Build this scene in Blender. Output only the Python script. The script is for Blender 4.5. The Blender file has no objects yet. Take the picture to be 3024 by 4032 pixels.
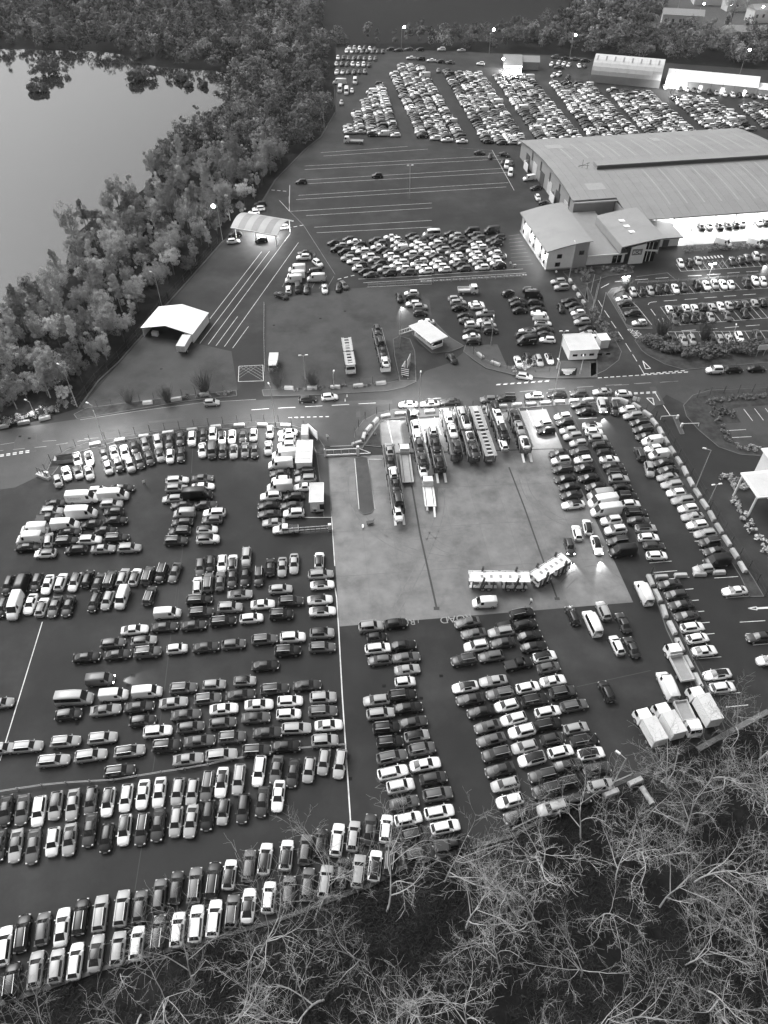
import bpy, bmesh, math, random
import numpy as np
from mathutils import Vector, Matrix
from mathutils.geometry import tessellate_polygon
SC=bpy.context.scene; COL=SC.collection; R=math.radians

# ------------------------------------------------------------------ camera, sky, sun, exposure
cd=bpy.data.cameras.new('camera'); cam=bpy.data.objects.new('camera',cd); COL.objects.link(cam)
cam.location=(0,0,104.0); cam.rotation_euler=(R(90-45.4),0,0)
cd.sensor_fit='VERTICAL'; cd.sensor_height=36; cd.lens=36*2894/4032; cd.clip_start=1; cd.clip_end=6000
SC.camera=cam
wd=bpy.data.worlds.new('World'); SC.world=wd; wd.use_nodes=True
nt=wd.node_tree; nt.nodes.clear()
SUN_EL,SUN_AZ=50.0,312.0
sky=nt.nodes.new('ShaderNodeTexSky'); sky.sky_type='NISHITA'; sky.sun_disc=False
sky.sun_elevation=R(SUN_EL); sky.sun_rotation=R(SUN_AZ); sky.dust_density=8.0; sky.air_density=1.0; sky.ozone_density=1.0
bw=nt.nodes.new('ShaderNodeRGBToBW'); bg=nt.nodes.new('ShaderNodeBackground'); wo=nt.nodes.new('ShaderNodeOutputWorld')
bg.inputs['Strength'].default_value=0.15
nt.links.new(sky.outputs[0],bw.inputs[0]); nt.links.new(bw.outputs[0],bg.inputs['Color']); nt.links.new(bg.outputs[0],wo.inputs[0])
sl=bpy.data.lights.new('sun','SUN'); sl.energy=0.5; sl.angle=R(40); so=bpy.data.objects.new('sun',sl); COL.objects.link(so)
az=R(SUN_AZ); el=R(SUN_EL); sdir=Vector((math.sin(az)*math.cos(el),math.cos(az)*math.cos(el),math.sin(el)))
so.rotation_euler=sdir.to_track_quat('Z','Y').to_euler()
SC.view_settings.view_transform='Standard'; SC.view_settings.look='None'; SC.view_settings.gamma=1; SC.view_settings.exposure=0.6
SC.view_settings.use_curve_mapping=False
SC.render.engine='CYCLES'
SC.cycles.max_bounces=4; SC.cycles.diffuse_bounces=2; SC.cycles.glossy_bounces=2; SC.cycles.transparent_max_bounces=4
SC.cycles.caustics_reflective=False; SC.cycles.caustics_refractive=False; SC.cycles.use_denoising=True; SC.cycles.use_adaptive_sampling=True; SC.cycles.adaptive_threshold=.025; SC.cycles.volume_bounces=0
random.seed(7); RNG=np.random.default_rng(7)

# ------------------------------------------------------------------ helpers
def tag(o,label=None,cat=None,group=None,kind=None):
    if label: o['label']=label
    if cat: o['category']=cat
    if group: o['group']=group
    if kind: o['kind']=kind
    return o
def empty(name,loc=(0,0,0),rz=0,label=None,cat=None,group=None):
    o=bpy.data.objects.new(name,None); COL.objects.link(o); o.location=(loc[0],loc[1],loc[2] if len(loc)>2 else 0); o.rotation_euler=(0,0,rz); o.empty_display_size=.2
    return tag(o,label,cat,group)
def place(name,mesh,parent=None,loc=(0,0,0),rot=(0,0,0),color=None,scale=None):
    o=bpy.data.objects.new(name,mesh); COL.objects.link(o); o.parent=parent; o.location=loc; o.rotation_euler=rot
    if color is not None: o.color=(color,color,color,1)
    if scale: o.scale=scale
    return o
MATS={}
def mat(name,v,rough=.6,metal=0.,var=0.,scale=1.,bump=0.,bscale=20.,spec=.5,coat=0.,emit=0.,world=False,v2=None,stain=None,rvar=0.,objcol=False,attr=None,objrand=0.):
    m=bpy.data.materials.new(name); m.use_nodes=True; n=m.node_tree.nodes; l=m.node_tree.links; b=n['Principled BSDF']
    b.inputs['Roughness'].default_value=rough; b.inputs['Metallic'].default_value=metal; b.inputs['Specular IOR Level'].default_value=spec
    b.inputs['Coat Weight'].default_value=coat; b.inputs['Coat Roughness'].default_value=.06
    b.inputs['Base Color'].default_value=(v,v,v,1); MATS[name]=m
    if emit: b.inputs['Emission Color'].default_value=(1,1,1,1); b.inputs['Emission Strength'].default_value=emit
    def math_(op,a,bb):
        q=n.new('ShaderNodeMath'); q.operation=op
        for i,x in enumerate((a,bb)):
            if isinstance(x,(int,float)): q.inputs[i].default_value=x
            else: l.new(x,q.inputs[i])
        return q.outputs[0]
    src=None
    if objcol: oi=n.new('ShaderNodeObjectInfo'); s=n.new('ShaderNodeSeparateColor'); l.new(oi.outputs['Color'],s.inputs[0]); src=s.outputs[0]
    if attr: at=n.new('ShaderNodeAttribute'); at.attribute_name=attr; src=at.outputs['Fac']
    co=None
    if var or bump or stain or rvar:
        if world: g=n.new('ShaderNodeNewGeometry'); co=g.outputs['Position']
        else: g=n.new('ShaderNodeTexCoord'); co=g.outputs['Object']
    def noise(sc,det=5,rg=.6):
        q=n.new('ShaderNodeTexNoise'); q.inputs['Scale'].default_value=sc; q.inputs['Detail'].default_value=det; q.inputs['Roughness'].default_value=rg; l.new(co,q.inputs['Vector']); return q.outputs['Fac']
    base=src if src is not None else v
    if objrand:
        oi=n.new('ShaderNodeObjectInfo'); f=math_('ADD',math_('MULTIPLY',oi.outputs['Random'],2*objrand),1-objrand); base=math_('MULTIPLY',base,f)
    if var:
        f=math_('ADD',math_('MULTIPLY',noise(scale),2*var*1.6),1-var*1.6); base=math_('MULTIPLY',base,f)
    if stain:   # (scale, low, high, factor) blotches of their own shape
        r=n.new('ShaderNodeMapRange'); r.inputs[1].default_value=stain[1]; r.inputs[2].default_value=stain[2]; r.inputs[3].default_value=1; r.inputs[4].default_value=stain[3]
        l.new(noise(stain[0],6,.65),r.inputs[0]); base=math_('MULTIPLY',base,r.outputs[0])
    if not isinstance(base,(int,float)):
        c=n.new('ShaderNodeCombineColor')
        for i in range(3): l.new(base,c.inputs[i])
        l.new(c.outputs[0],b.inputs['Base Color'])
    if rvar: l.new(math_('ADD',math_('MULTIPLY',noise(.12,4),2*rvar),rough-rvar),b.inputs['Roughness'])
    if bump:
        q=n.new('ShaderNodeBump'); q.inputs['Strength'].default_value=bump; q.inputs['Distance'].default_value=.05; l.new(noise(bscale),q.inputs['Height']); l.new(q.outputs[0],b.inputs['Normal'])
    return m
M=MATS
mat('soil',.007,.95,var=.7,scale=.5,world=True,bump=.8,bscale=2,stain=(.09,.45,.62,1.9),spec=.12)
mat('field',.016,.95,var=.25,scale=.02,world=True,stain=(.01,.5,.6,.8),spec=.12)
mat('tarmac',.027,.66,var=.26,scale=.14,world=True,bump=.25,bscale=6,stain=(.045,.48,.72,1.9),rvar=.12,spec=.12)
mat('road',.044,.55,var=.16,scale=.3,world=True,bump=.2,bscale=8,stain=(.09,.52,.66,1.3),rvar=.12,spec=.2)
mat('compound_tarmac',.062,.7,var=.22,scale=.2,world=True,stain=(.09,.48,.66,.65),spec=.12,rvar=.12)
mat('patch',.07,.6,var=.15,scale=.5,world=True,stain=(.2,.5,.7,.8),spec=.12)
mat('slab_concrete',.145,.42,var=.42,scale=.3,world=True,stain=(.16,.5,.68,.66),rvar=.2,bump=.1,bscale=6,objrand=.06)
mat('slab_joint',.13,.9)
mat('scuff',.158,.7,var=.3,scale=.5,world=True,spec=.1)
mat('scuff_dark',.012,.8,spec=.1)
mat('twig_pale',.34,.85,var=.3,scale=1.5,objrand=.25,spec=.1)
mat('leaf_mass',.19,.85,var=.45,scale=.3,attr='tone',spec=.12)
mat('joint',.05,.9)
mat('pavement',.075,.8,var=.25,scale=.6,world=True,stain=(.3,.5,.7,.75),spec=.12)
mat('kerb',.13,.8,var=.2,scale=1,world=True,spec=.12)
mat('verge',.05,.95,var=.5,scale=.7,world=True,bump=.8,bscale=5,stain=(.25,.48,.65,.6),spec=.12)
mat('paint',.62,.6,var=.22,scale=.8,world=True,stain=(.5,.5,.75,.55))
mat('paint_worn',.26,.65,var=.3,scale=.8,world=True,stain=(.4,.45,.7,.4))
mat('water',.02,.05,bump=.05,bscale=.25,world=True,spec=.5)
M['water'].node_tree.nodes['Principled BSDF'].inputs['IOR'].default_value=1.42
mat('car_paint',.5,.38,spec=.35,coat=.3,objcol=True)
mat('car_paint_mass',.5,.38,spec=.35,coat=.3,attr='paint')
mat('glass',.012,.08,spec=.45)
mat('tyre',.018,.8)
mat('trim',.02,.6)
mat('alloy',.45,.35,metal=.7)
mat('lens',.5,.15)
mat('lens_lit',.9,.2,emit=14)
mat('tail_lens',.06,.2)
mat('white_metal',.78,.45,var=.05,scale=2)
mat('pale_metal',.55,.45,var=.12,scale=1.5)
mat('grey_metal',.28,.5,var=.15,scale=1.5)
mat('dark_metal',.05,.5)
mat('galv',.42,.5,var=.1)
mat('block',.36,.85,var=.3,scale=1.3,bump=.3,bscale=8,objrand=.2)
mat('roof_sheet',.24,.5,var=.10,scale=.12,objrand=.05,stain=(.15,.5,.7,.85))
mat('roof_light_strip',.29,.4,var=.15,scale=.3)
mat('canopy_sheet',.34,.5,var=.1,scale=.5)
mat('canopy_strip',.22,.5,var=.1,scale=.5)
mat('roof_pale',.55,.5,var=.08,scale=.4,stain=(.3,.5,.75,.85))
mat('wall_sheet',.30,.55,var=.1,scale=.5)
mat('wall_white',.72,.6,var=.06,scale=1)
mat('wall_dark',.07,.6)
mat('marquee',.82,.6,var=.04,scale=1)
mat('lamp_on',.9,.3,emit=60)
mat('lamp_soft',.9,.3,emit=9)
mat('lamp_off',.6,.3)
mat('bark',.13,.9,var=.3,scale=2,objrand=.25,spec=.12)
mat('bark_pale',.40,.85,var=.35,scale=1.5,objrand=.2,spec=.12)
mat('leaf',.36,.8,var=.55,scale=.35,objrand=.42,spec=.12)
mat('leaf_pale',.55,.8,var=.45,scale=.35,objrand=.35,spec=.12)
mat('leaf_dark',.16,.85,var=.5,scale=.3,objrand=.3,spec=.12)
mat('scrub',.021,.9,var=.75,scale=.35,world=True,stain=(.09,.45,.62,2.4),spec=.12)
mat('twig',.15,.9,var=.5,scale=.2,world=True)
mat('cloth_dark',.03,.9); mat('hivis',.75,.7); mat('skin',.35,.6)
mat('sign_dark',.015,.5)

class MB:
    def __init__(s): s.v=[]; s.f=[]; s.m=[]
    def add(s,vs,fs,mi=0):
        o=len(s.v); s.v+=[tuple(v) for v in vs]; s.f+=[tuple(i+o for i in f) for f in fs]; s.m+=[mi]*len(fs); return s
    def box(s,c,d,rz=0,mi=0,taper=1.,bev=0):
        x,y,z=d[0]/2,d[1]/2,d[2]/2; t=taper
        P=[(-x,-y,-z),(x,-y,-z),(x,y,-z),(-x,y,-z),(-x*t,-y*t,z),(x*t,-y*t,z),(x*t,y*t,z),(-x*t,y*t,z)]
        ca,sa=math.cos(rz),math.sin(rz)
        P=[(c[0]+a*ca-b*sa,c[1]+a*sa+b*ca,c[2]+e) for a,b,e in P]
        return s.add(P,[(0,3,2,1),(4,5,6,7),(0,1,5,4),(1,2,6,5),(2,3,7,6),(3,0,4,7)],mi)
    def beam(s,a,b,w,h=None,mi=0):
        a=Vector(a); b=Vector(b); d=(b-a); L=d.length
        if L<1e-6: return s
        d/=L; up=Vector((0,0,1)) if abs(d.z)<.95 else Vector((1,0,0))
        x=d.cross(up).normalized(); y=x.cross(d); h=h or w; x*=w/2; y*=h/2
        P=[a-x-y,a+x-y,a+x+y,a-x+y,b-x-y,b+x-y,b+x+y,b-x+y]
        return s.add(P,[(0,3,2,1),(4,5,6,7),(0,1,5,4),(1,2,6,5),(2,3,7,6),(3,0,4,7)],mi)
    def tube(s,a,b,r0,r1,n=6,mi=0,cap=True):
        a=Vector(a); b=Vector(b); d=(b-a)
        if d.length<1e-6: return s
        d.normalize(); up=Vector((0,0,1)) if abs(d.z)<.95 else Vector((1,0,0))
        x=d.cross(up).normalized(); y=x.cross(d); P=[]
        for c,r in ((a,r0),(b,r1)):
            for k in range(n):
                t=2*math.pi*k/n; P.append(c+x*(r*math.cos(t))+y*(r*math.sin(t)))
        F=[(k,(k+1)%n,n+(k+1)%n,n+k) for k in range(n)]
        if cap: F+=[tuple(range(n-1,-1,-1)),tuple(range(n,2*n))]
        return s.add(P,F,mi)
    def prism(s,poly,z0,z1,mi=0,top=None):
        n=len(poly); a=sum(poly[i][0]*poly[(i+1)%n][1]-poly[(i+1)%n][0]*poly[i][1] for i in range(n))
        if a<0: poly=poly[::-1]
        P=[(x,y,z0) for x,y in poly]+[(x,y,z1) for x,y in poly]
        s.add(P,[(i,(i+1)%n,n+(i+1)%n,n+i) for i in range(n)],mi)
        T=tessellate_polygon([[Vector((x,y,0)) for x,y in poly]])
        F=[]
        for t in T:
            ax,ay=poly[t[0]],poly[t[1]]; c=poly[t[2]]
            k=(ay[0]-ax[0])*(c[1]-ax[1])-(c[0]-ax[0])*(ay[1]-ax[1])
            F.append(tuple(n+i for i in (t if k>0 else t[::-1])))
        return s.add(P,F,mi if top is None else top)
    def mesh(s,name,mats,smooth=False):
        me=bpy.data.meshes.new(name); me.from_pydata(s.v,[],s.f)
        for m in mats: me.materials.append(M[m] if isinstance(m,str) else m)
        if len(mats)>1: me.polygons.foreach_set('material_index',s.m)
        if smooth: me.polygons.foreach_set('use_smooth',[True]*len(s.f))
        me.update(); return me
    def build(s,name,mats,parent=None,loc=(0,0,0),rot=(0,0,0),smooth=False,color=None):
        if isinstance(mats,str): mats=[mats]
        return place(name,s.mesh(name,mats,smooth),parent,loc,rot,color)
def sheet(name,poly,z,m,label=None,kind='structure',parent=None,thick=0):
    o=MB().prism(poly,z-max(thick,.3),z).build(name,m,parent)
    if kind: o['kind']=kind
    if label: o['label']=label
    return o
def dist(a,b): return math.hypot(a[0]-b[0],a[1]-b[1])
def along(poly,step,start=0.):
    out=[]; d=start; acc=0
    for a,b in zip(poly,poly[1:]):
        L=dist(a,b); ang=math.atan2(b[1]-a[1],b[0]-a[0])
        while d<=acc+L:
            t=(d-acc)/L; out.append((a[0]+(b[0]-a[0])*t,a[1]+(b[1]-a[1])*t,ang)); d+=step
        acc+=L
    return out
def smooth_line(P,n=5):
    out=[]
    for i in range(len(P)-1):
        p0=P[max(i-1,0)]; p1=P[i]; p2=P[i+1]; p3=P[min(i+2,len(P)-1)]
        for k in range(n):
            t=k/n; out.append(tuple(.5*((2*p1[j])+(-p0[j]+p2[j])*t+(2*p0[j]-5*p1[j]+4*p2[j]-p3[j])*t*t+(-p0[j]+3*p1[j]-3*p2[j]+p3[j])*t**3) for j in (0,1)))
    out.append(P[-1]); return out
def ribbon(mb,P,w,z,mi=0,dash=None):
    """flat strip of width w along polyline P, optionally dashed (on,off)"""
    segs=[]
    if dash:
        on,off=dash; pts=along(P,on+off)
        for x,y,a in pts: segs.append(((x,y),(x+on*math.cos(a),y+on*math.sin(a))))
    else: segs=list(zip(P,P[1:]))
    for a,b in segs:
        d=Vector((b[0]-a[0],b[1]-a[1])); L=d.length
        if L<1e-4: continue
        n=Vector((-d.y,d.x))/L*w/2
        mb.add([(a[0]-n.x,a[1]-n.y,z),(b[0]-n.x,b[1]-n.y,z),(b[0]+n.x,b[1]+n.y,z),(a[0]+n.x,a[1]+n.y,z)],[(0,1,2,3)])
    return mb
def offset(P,d):
    out=[]
    for i,p in enumerate(P):
        a=P[max(i-1,0)]; b=P[min(i+1,len(P)-1)]; L=dist(a,b) or 1
        out.append((p[0]-(b[1]-a[1])/L*d,p[1]+(b[0]-a[0])/L*d))
    return out
def inside(p,poly):
    x,y=p; c=False; j=len(poly)-1
    for i in range(len(poly)):
        xi,yi=poly[i]; xj,yj=poly[j]
        if (yi>y)!=(yj>y) and x<(xj-xi)*(y-yi)/(yj-yi)+xi: c=not c
        j=i
    return c
def ordn(n): return '%d%s'%(n,'th' if 10<=n%100<=20 else {1:'st',2:'nd',3:'rd'}.get(n%10,'th'))
def words(s,mx=16):
    if len(s.split())>mx: s=s.replace(' the ',' ')
    if len(s.split())>mx: s=s.replace(' from ',' ')
    return s

# ------------------------------------------------------------------ ground, water, tarmac, road
g=MB(); N_=60; S_=2600.
xs=np.linspace(-S_,S_,N_); ys=np.linspace(-400,3600,N_)
for j in range(N_):
    for i in range(N_): g.v.append((xs[i],ys[j],0.0))
for j in range(N_-1):
    for i in range(N_-1): g.f.append((j*N_+i,j*N_+i+1,(j+1)*N_+i+1,(j+1)*N_+i)); g.m.append(0)
tag(g.build('ground','soil'),'dark scrubby ground under the woods and beyond the site','ground',kind='structure')
FIELD=[(-34.49,453.65),(-40.04,593.72),(119.20,593.72),(105.18,488.35),(42.37,456.47)]
sheet('field',FIELD,.02,'field','open dark grass field behind the far trees')
LAKE=[(-256.39,440.00),(-201.41,443.57),(-176.36,441.18),(-139.46,435.59),(-122.54,417.84),(-105.36,409.26),(-89.63,406.11),(-75.73,398.92),(-71.38,379.45),(-70.21,348.76),(-74.86,329.11),(-80.69,312.83),(-82.36,296.91),(-85.06,282.17),(-83.48,265.02),(-89.77,246.83),(-96.11,232.60),(-97.32,221.60),(-94.92,207.34),(-91.60,196.38),(-96.27,187.58),(-101.25,180.90),(-103.53,174.51),(-115.61,156.96),(-215.80,228.12),(-323.06,393.91)]
LAKE=smooth_line(LAKE+[LAKE[0]],4)[:-1]
sheet('lake',LAKE,.03,'water','calm pale lake reflecting the sky')
TARMAC=[(-60.55,15.75),(-45.96,19.83),(-34.05,23.70),(-24.98,26.07),(-13.85,28.88),(-1.83,33.14),(2.71,35.47),(17.73,39.54),(25.92,43.63),(39.42,49.14),(60.25,58.77),(88.61,69.80),(143.22,113.88),(165.92,177.66),(215.96,393.91),(187.40,405.37),(143.15,417.37),(104.44,424.65),(102.72,427.53),(75.61,434.35),(42.59,436.08),(51.08,437.17),(2.28,443.76),(-19.27,449.03),(-25.41,446.91),(-20.94,344.66),(-25.27,313.39),(-30.64,299.32),(-39.00,269.45),(-41.61,250.47),(-46.84,236.99),(-50.13,221.96),(-55.89,198.21),(-60.30,180.90),(-62.98,166.92),(-65.96,154.92),(-68.81,147.07),(-70.47,136.14),(-85.55,127.73),(-113.84,122.44)]
sheet('tarmac',TARMAC,.02,'tarmac','dark damp tarmac of the vehicle storage lots')
MKD=empty('drain_covers'); MKD['kind']='structure'; MKD['label']='small dark drain covers set in the tarmac'
ROAD=[(-104.35,123.74),(-85.64,128.00),(-69.65,132.14),(-56.37,135.27),(-42.02,138.48),(-29.98,139.68),(-29.92,139.25),(-19.20,140.45),(-9.82,141.66),(0.75,142.58),(4.80,144.12),(7.82,146.43),(10.16,151.05),(16.70,154.74),(20.26,159.51),(22.11,155.68),(24.96,151.97),(31.91,148.58),(39.54,147.47),(51.47,147.69),(49.87,147.69),(63.31,149.61),(73.19,151.28),(95.46,154.74),(116.88,158.54),(112.17,147.91),(91.66,144.41),(76.59,143.55),(76.26,143.31),(69.90,137.77),(66.57,141.36),(61.27,134.86),(58.57,138.36),(54.99,140.03),(51.82,140.45),(44.46,139.85),(29.73,137.65),(29.64,136.89),(13.20,136.13),(2.51,135.73),(-1.75,134.17),(-4.87,131.57),(-6.51,127.61),(-6.68,121.82),(-12.60,122.85),(-13.11,122.85),(-14.66,126.00),(-18.32,129.25),(-23.01,131.18),(-28.96,131.35),(-29.01,131.74),(-41.22,129.80),(-51.20,127.89),(-57.68,126.27),(-65.28,124.15),(-68.97,121.82),(-71.19,118.27),(-71.09,113.88),(-75.74,109.65),(-90.25,106.47)]
sheet('road',ROAD,.028,'road','wet grey two-lane road crossing the site')
sheet('compound',[(-32.57,181.82),(-24.33,187.81),(-9.35,191.59),(2.48,193.34),(7.34,191.94),(12.61,185.11),(12.87,176.70),(6.72,166.98),(2.57,165.81),(2.18,157.91),(3.58,147.90),(0.76,146.30),(-8.48,145.05),(-28.61,143.50),(-28.65,145.88)],.024,'compound_tarmac','paler worn tarmac of the gatehouse compound')
sheet('pale_lot',[(-70.11,136.14),(-65.58,154.92),(-62.58,166.92),(-49.99,164.00),(-38.64,159.73),(-34.79,143.32),(-46.79,140.88)],.0235,'compound_tarmac','paler tarmac in front of the white tent')  # flat paler sheet over the tarmac before the tent
# concrete yard laid as separate slabs
YARD=empty('concrete_yard',(0,0,0),0); YARD['kind']='structure'; YARD['label']='pale stained concrete loading yard of cast slabs'
def slabs(q,nu,nv,skew=0):
    (a,b,c,d)=[Vector((p[0],p[1])) for p in q]   # a-b top edge, d-c bottom edge
    def P(u,v):
        t=a.lerp(b,u); s=d.lerp(c,u); return t.lerp(s,v)
    for i in range(nu):
        for j in range(nv):
            u0,u1,v0,v1=i/nu,(i+1)/nu,j/nv,(j+1)/nv
            p=[P(u0,v0),P(u1,v0),P(u1,v1),P(u0,v1)]; c0=sum(p,Vector((0,0)))/4
            gap=.025; p=[c0+(x-c0)*(1-gap*2/(x-c0).length) for x in p]
            MB().prism([(x.x,x.y) for x in p],-.2,.036+.003*random.random()).build('slab','slab_concrete',YARD)
Q1=[(-11.97,119.17),(1.02,120.28),(38.85,121.82),(44.15,80.06)]; Q1=[Q1[0],Q1[2],Q1[3],(-7.69,74.83)]
slabs(Q1,9,4)
Q2=[(-0.82,131.02),(37.41,135.90),(38.83,121.92),(-0.25,120.38)]
slabs(Q2,7,1)
sheet('yard_base',Q1,.030,'slab_joint',None,None,YARD); sheet('yard_base',Q2,.0302,'slab_joint',None,None,YARD)
def tyre_mark(P,m,par,z,w=.17):
    for d in (-.75,.75): ribbon(MB(),offset(P,d),w,z).build('tyre_mark',m,par)
for P in ([(7.21,97.90),(9.45,94.65),(11.70,92.68),(14.56,91.90)],[(-6.83,115.81),(-5.87,104.70),(-0.88,96.26),(6.40,91.52),(16.37,89.23)],[(28.76,113.88),(29.67,106.47),(34.28,100.39),(40.46,97.90)],[(11.72,109.19),(10.64,100.39),(6.59,88.47),(1.91,77.86)],[(32.34,83.73),(35.38,86.62),(39.57,87.73),(42.90,84.80)],[(-0.28,97.08),(3.87,95.86),(9.53,96.26),(17.10,97.90)]): tyre_mark(smooth_line(P,6),'scuff',YARD,.0475)
mb=MB(); ribbon(mb,[(5.74,110.11),(7.00,96.26),(9.25,78.87)],.35,.052); mb.box((*(9.24,78.70),.05),(1.0,.7,.02)); mb.build('drain_channel','joint',YARD)
mb=MB(); ribbon(mb,[(26.41,115.81),(28.06,103.83),(29.34,92.68),(30.79,81.09)],.3,.052); mb.box((*(30.80,80.85),.05),(.9,.6,.02)); mb.build('drain_channel','joint',YARD)
def raised(name,poly,h,top,label,closed=True):
    o=MB().prism(poly,-.1,h,0,1).build(name,['kerb',top]); tag(o,label,None,None,'structure')
    mb=MB(); ribbon(mb,poly+[poly[0]],.17,h+.006); k=mb.build('kerb','kerb',o); return o
V_LOT=[(-70.76,113.88),(-70.87,117.78),(-68.81,121.30),(-65.17,123.79),(-57.59,125.90),(-51.12,127.51),(-41.14,129.36),(-28.96,131.35),(-28.90,130.90),(-22.97,130.79),(-18.29,128.81),(-14.64,125.74),(-13.09,122.59),(-12.60,119.78),(-14.26,119.78),(-16.70,126.00),(-19.99,128.59),(-28.70,129.25),(-40.91,128.05),(-50.88,126.43),(-58.55,124.31),(-62.14,122.59),(-66.84,120.28),(-68.58,117.28),(-69.32,113.40)]
for nm,P in (('road_patch',[(-11.15,138.84),(1.82,139.43),(1.99,137.77),(-6.77,136.83),(-11.07,137.18)]),('road_patch',[(-6.46,135.90),(-5.50,136.02),(-5.32,132.87),(-6.31,132.81)]),('road_patch',[(-53.36,131.35),(-45.92,132.58),(-45.41,131.74),(-52.85,130.63)]),('road_patch',[(63.34,144.43),(64.88,144.67),(65.24,137.77),(62.94,137.18)])): sheet(nm,P,.034,'patch','paler rectangular patch in the road')  # flat paler patches; wet streaks on the road are drawn this way too
for p in [(-80.48,126.00),(-70.15,111.98),(-40.02,111.98),(-78.21,125.37),(-40.93,65.04),(-47.48,56.52),(-41.27,63.32),(-11.33,27.11),(-4.96,47.72),(0.01,63.18),(5.90,60.94),(9.31,65.04),(-17.06,175.44),(-10.63,179.23),(-36.45,198.73),(-29.19,172.06),(-54.77,151.92)]: MB().box((p[0],p[1],.035),(.6,.5,.02)).build('drain_cover','scuff_dark',MKD)
raised('roadside_verge',V_LOT,.13,'verge','rough verge between the road and the left car lot')
V_YARD=[(-6.62,121.82),(-6.44,127.61),(-4.70,131.57),(-1.57,134.17),(2.51,135.67),(13.20,136.13),(29.61,136.72),(29.71,137.48),(44.43,139.67),(52.15,140.27),(55.31,139.85),(58.43,137.77),(60.98,133.72),(59.29,132.58),(57.36,136.31),(54.62,138.36),(51.41,138.48),(43.37,137.77),(29.51,135.90),(29.42,135.15),(13.05,133.43),(5.99,132.70),(1.07,131.91),(-1.03,131.02),(-4.36,122.85),(-4.68,121.92)]
raised('roadside_verge',V_YARD,.13,'pavement','pavement strip between the road and the transporter yard')
raised('planted_corner',[(-4.26,122.85),(-0.92,130.79),(-0.49,122.33)],.13,'verge','weedy corner of ground by the sliding gate')
V_RIGHT=[(61.02,133.60),(61.92,129.25),(62.88,120.28),(64.22,109.19),(65.77,94.65),(67.28,85.53),(67.73,81.34),(65.23,81.27),(65.15,85.89),(63.83,95.05),(61.85,106.47),(60.75,119.78),(59.67,128.59),(59.33,132.47)]
raised('block_verge',V_RIGHT,.13,'verge','narrow verge carrying the right-hand concrete blocks')
raised('block_verge',[(48.30,86.18),(49.80,86.54),(50.15,79.48),(50.90,71.65),(51.17,68.58),(51.92,63.89),(52.42,55.48),(51.07,54.97),(49.83,61.08),(49.34,66.20),(48.45,74.19)],.12,'verge','narrow weedy verge between the lot and the right-hand bays')
raised('roadside_verge',[(-68.69,136.14),(-57.20,138.78),(-46.79,140.88),(-35.11,143.01),(-34.63,140.88),(-46.39,138.78),(-56.51,135.85),(-66.38,132.98),(-69.68,132.25),(-70.85,133.84)],.13,'verge','grass verge with bushes beside the lot with the white tent')
raised('roadside_verge',[(-28.94,143.19),(-8.46,144.74),(0.76,145.99),(6.38,148.21),(7.82,146.62),(4.80,144.30),(0.75,142.82),(-9.83,141.84),(-19.24,141.05),(-28.29,140.75)],.13,'pavement','pavement curving into the gatehouse entrance')
raised('gate_island',[(2.40,165.23),(4.01,166.69),(6.68,165.23),(7.78,159.57),(7.70,146.94),(3.86,146.94),(2.65,157.91)],.14,'verge','kerbed planted island by the gatehouse gate')
raised('kiosk_island',[(7.02,171.96),(9.33,173.29),(13.12,174.91),(14.13,172.22),(17.15,165.97),(20.45,161.96),(17.01,159.51),(12.09,158.78),(9.02,163.95),(7.46,167.51)],.14,'pavement','kerbed island under the gatehouse')
raised('bank_verge',[(20.13,159.51),(22.40,155.92),(25.24,152.20),(32.00,149.25),(39.64,148.13),(51.61,148.35),(52.95,154.98),(43.42,155.21),(42.49,152.79),(32.38,152.33),(27.30,154.18),(23.88,157.49),(22.16,162.70),(20.74,162.21)],.13,'pavement','curved pavement and bank around the middle lot')
raised('access_bank',[(50.00,148.35),(54.26,151.28),(58.53,155.68),(60.07,159.51),(59.64,164.96),(58.63,173.29),(57.97,179.89),(58.18,186.81),(57.85,192.83),(55.12,183.31),(53.85,172.22),(53.68,166.99),(54.83,164.45),(52.86,154.74),(51.17,154.28)],.13,'verge','planted bank beside the access road')
raised('office_bed',[(52.41,201.36),(58.80,203.57),(65.53,204.73),(73.08,205.22),(72.97,200.89),(65.19,198.82),(58.18,194.39),(56.44,183.86),(54.65,193.48)],.13,'verge','shrub bed in front of the offices')
raised('hedge_bank',[(64.70,164.70),(65.34,160.00),(66.22,158.06),(69.66,153.81),(73.78,151.51),(95.46,154.74),(113.97,158.06),(116.73,164.45),(98.38,162.70),(80.06,161.96),(72.50,162.35),(69.30,166.99),(65.76,166.23)],.13,'verge','hedge bank between the visitor car park and the road')
raised('corner_island',[(69.38,137.18),(72.66,141.05),(77.29,143.07),(91.56,144.12),(116.00,145.99),(103.33,118.52),(81.81,119.27),(76.72,119.88),(72.85,122.33),(70.24,128.16),(68.93,133.15)],.13,'verge','kerbed lawn corner with hedges at the right edge')
sheet('corner_car_park',[(80.26,136.02),(89.01,137.18),(112.76,138.95),(104.85,121.82),(77.31,122.59),(75.56,130.24),(80.44,130.79)],.15,'compound_tarmac','small empty car park behind the corner hedge')
raised('car_park_island',[(62.57,188.47),(64.76,191.61),(69.53,193.14),(69.54,191.61),(65.05,189.19),(63.71,186.81),(64.15,172.49),(65.76,170.90),(70.61,171.06),(70.59,170.21),(64.19,170.21)],.13,'pavement','kerb strip round the end of the visitor car park')
raised('gate_median',[(-6.36,118.77),(-4.61,118.92),(-3.62,118.77),(-2.70,111.51),(-1.99,103.39),(-2.59,102.18),(-3.96,101.75),(-5.05,102.96),(-5.74,111.51)],.15,'pavement','long kerbed median inside the sliding gate')
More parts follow.
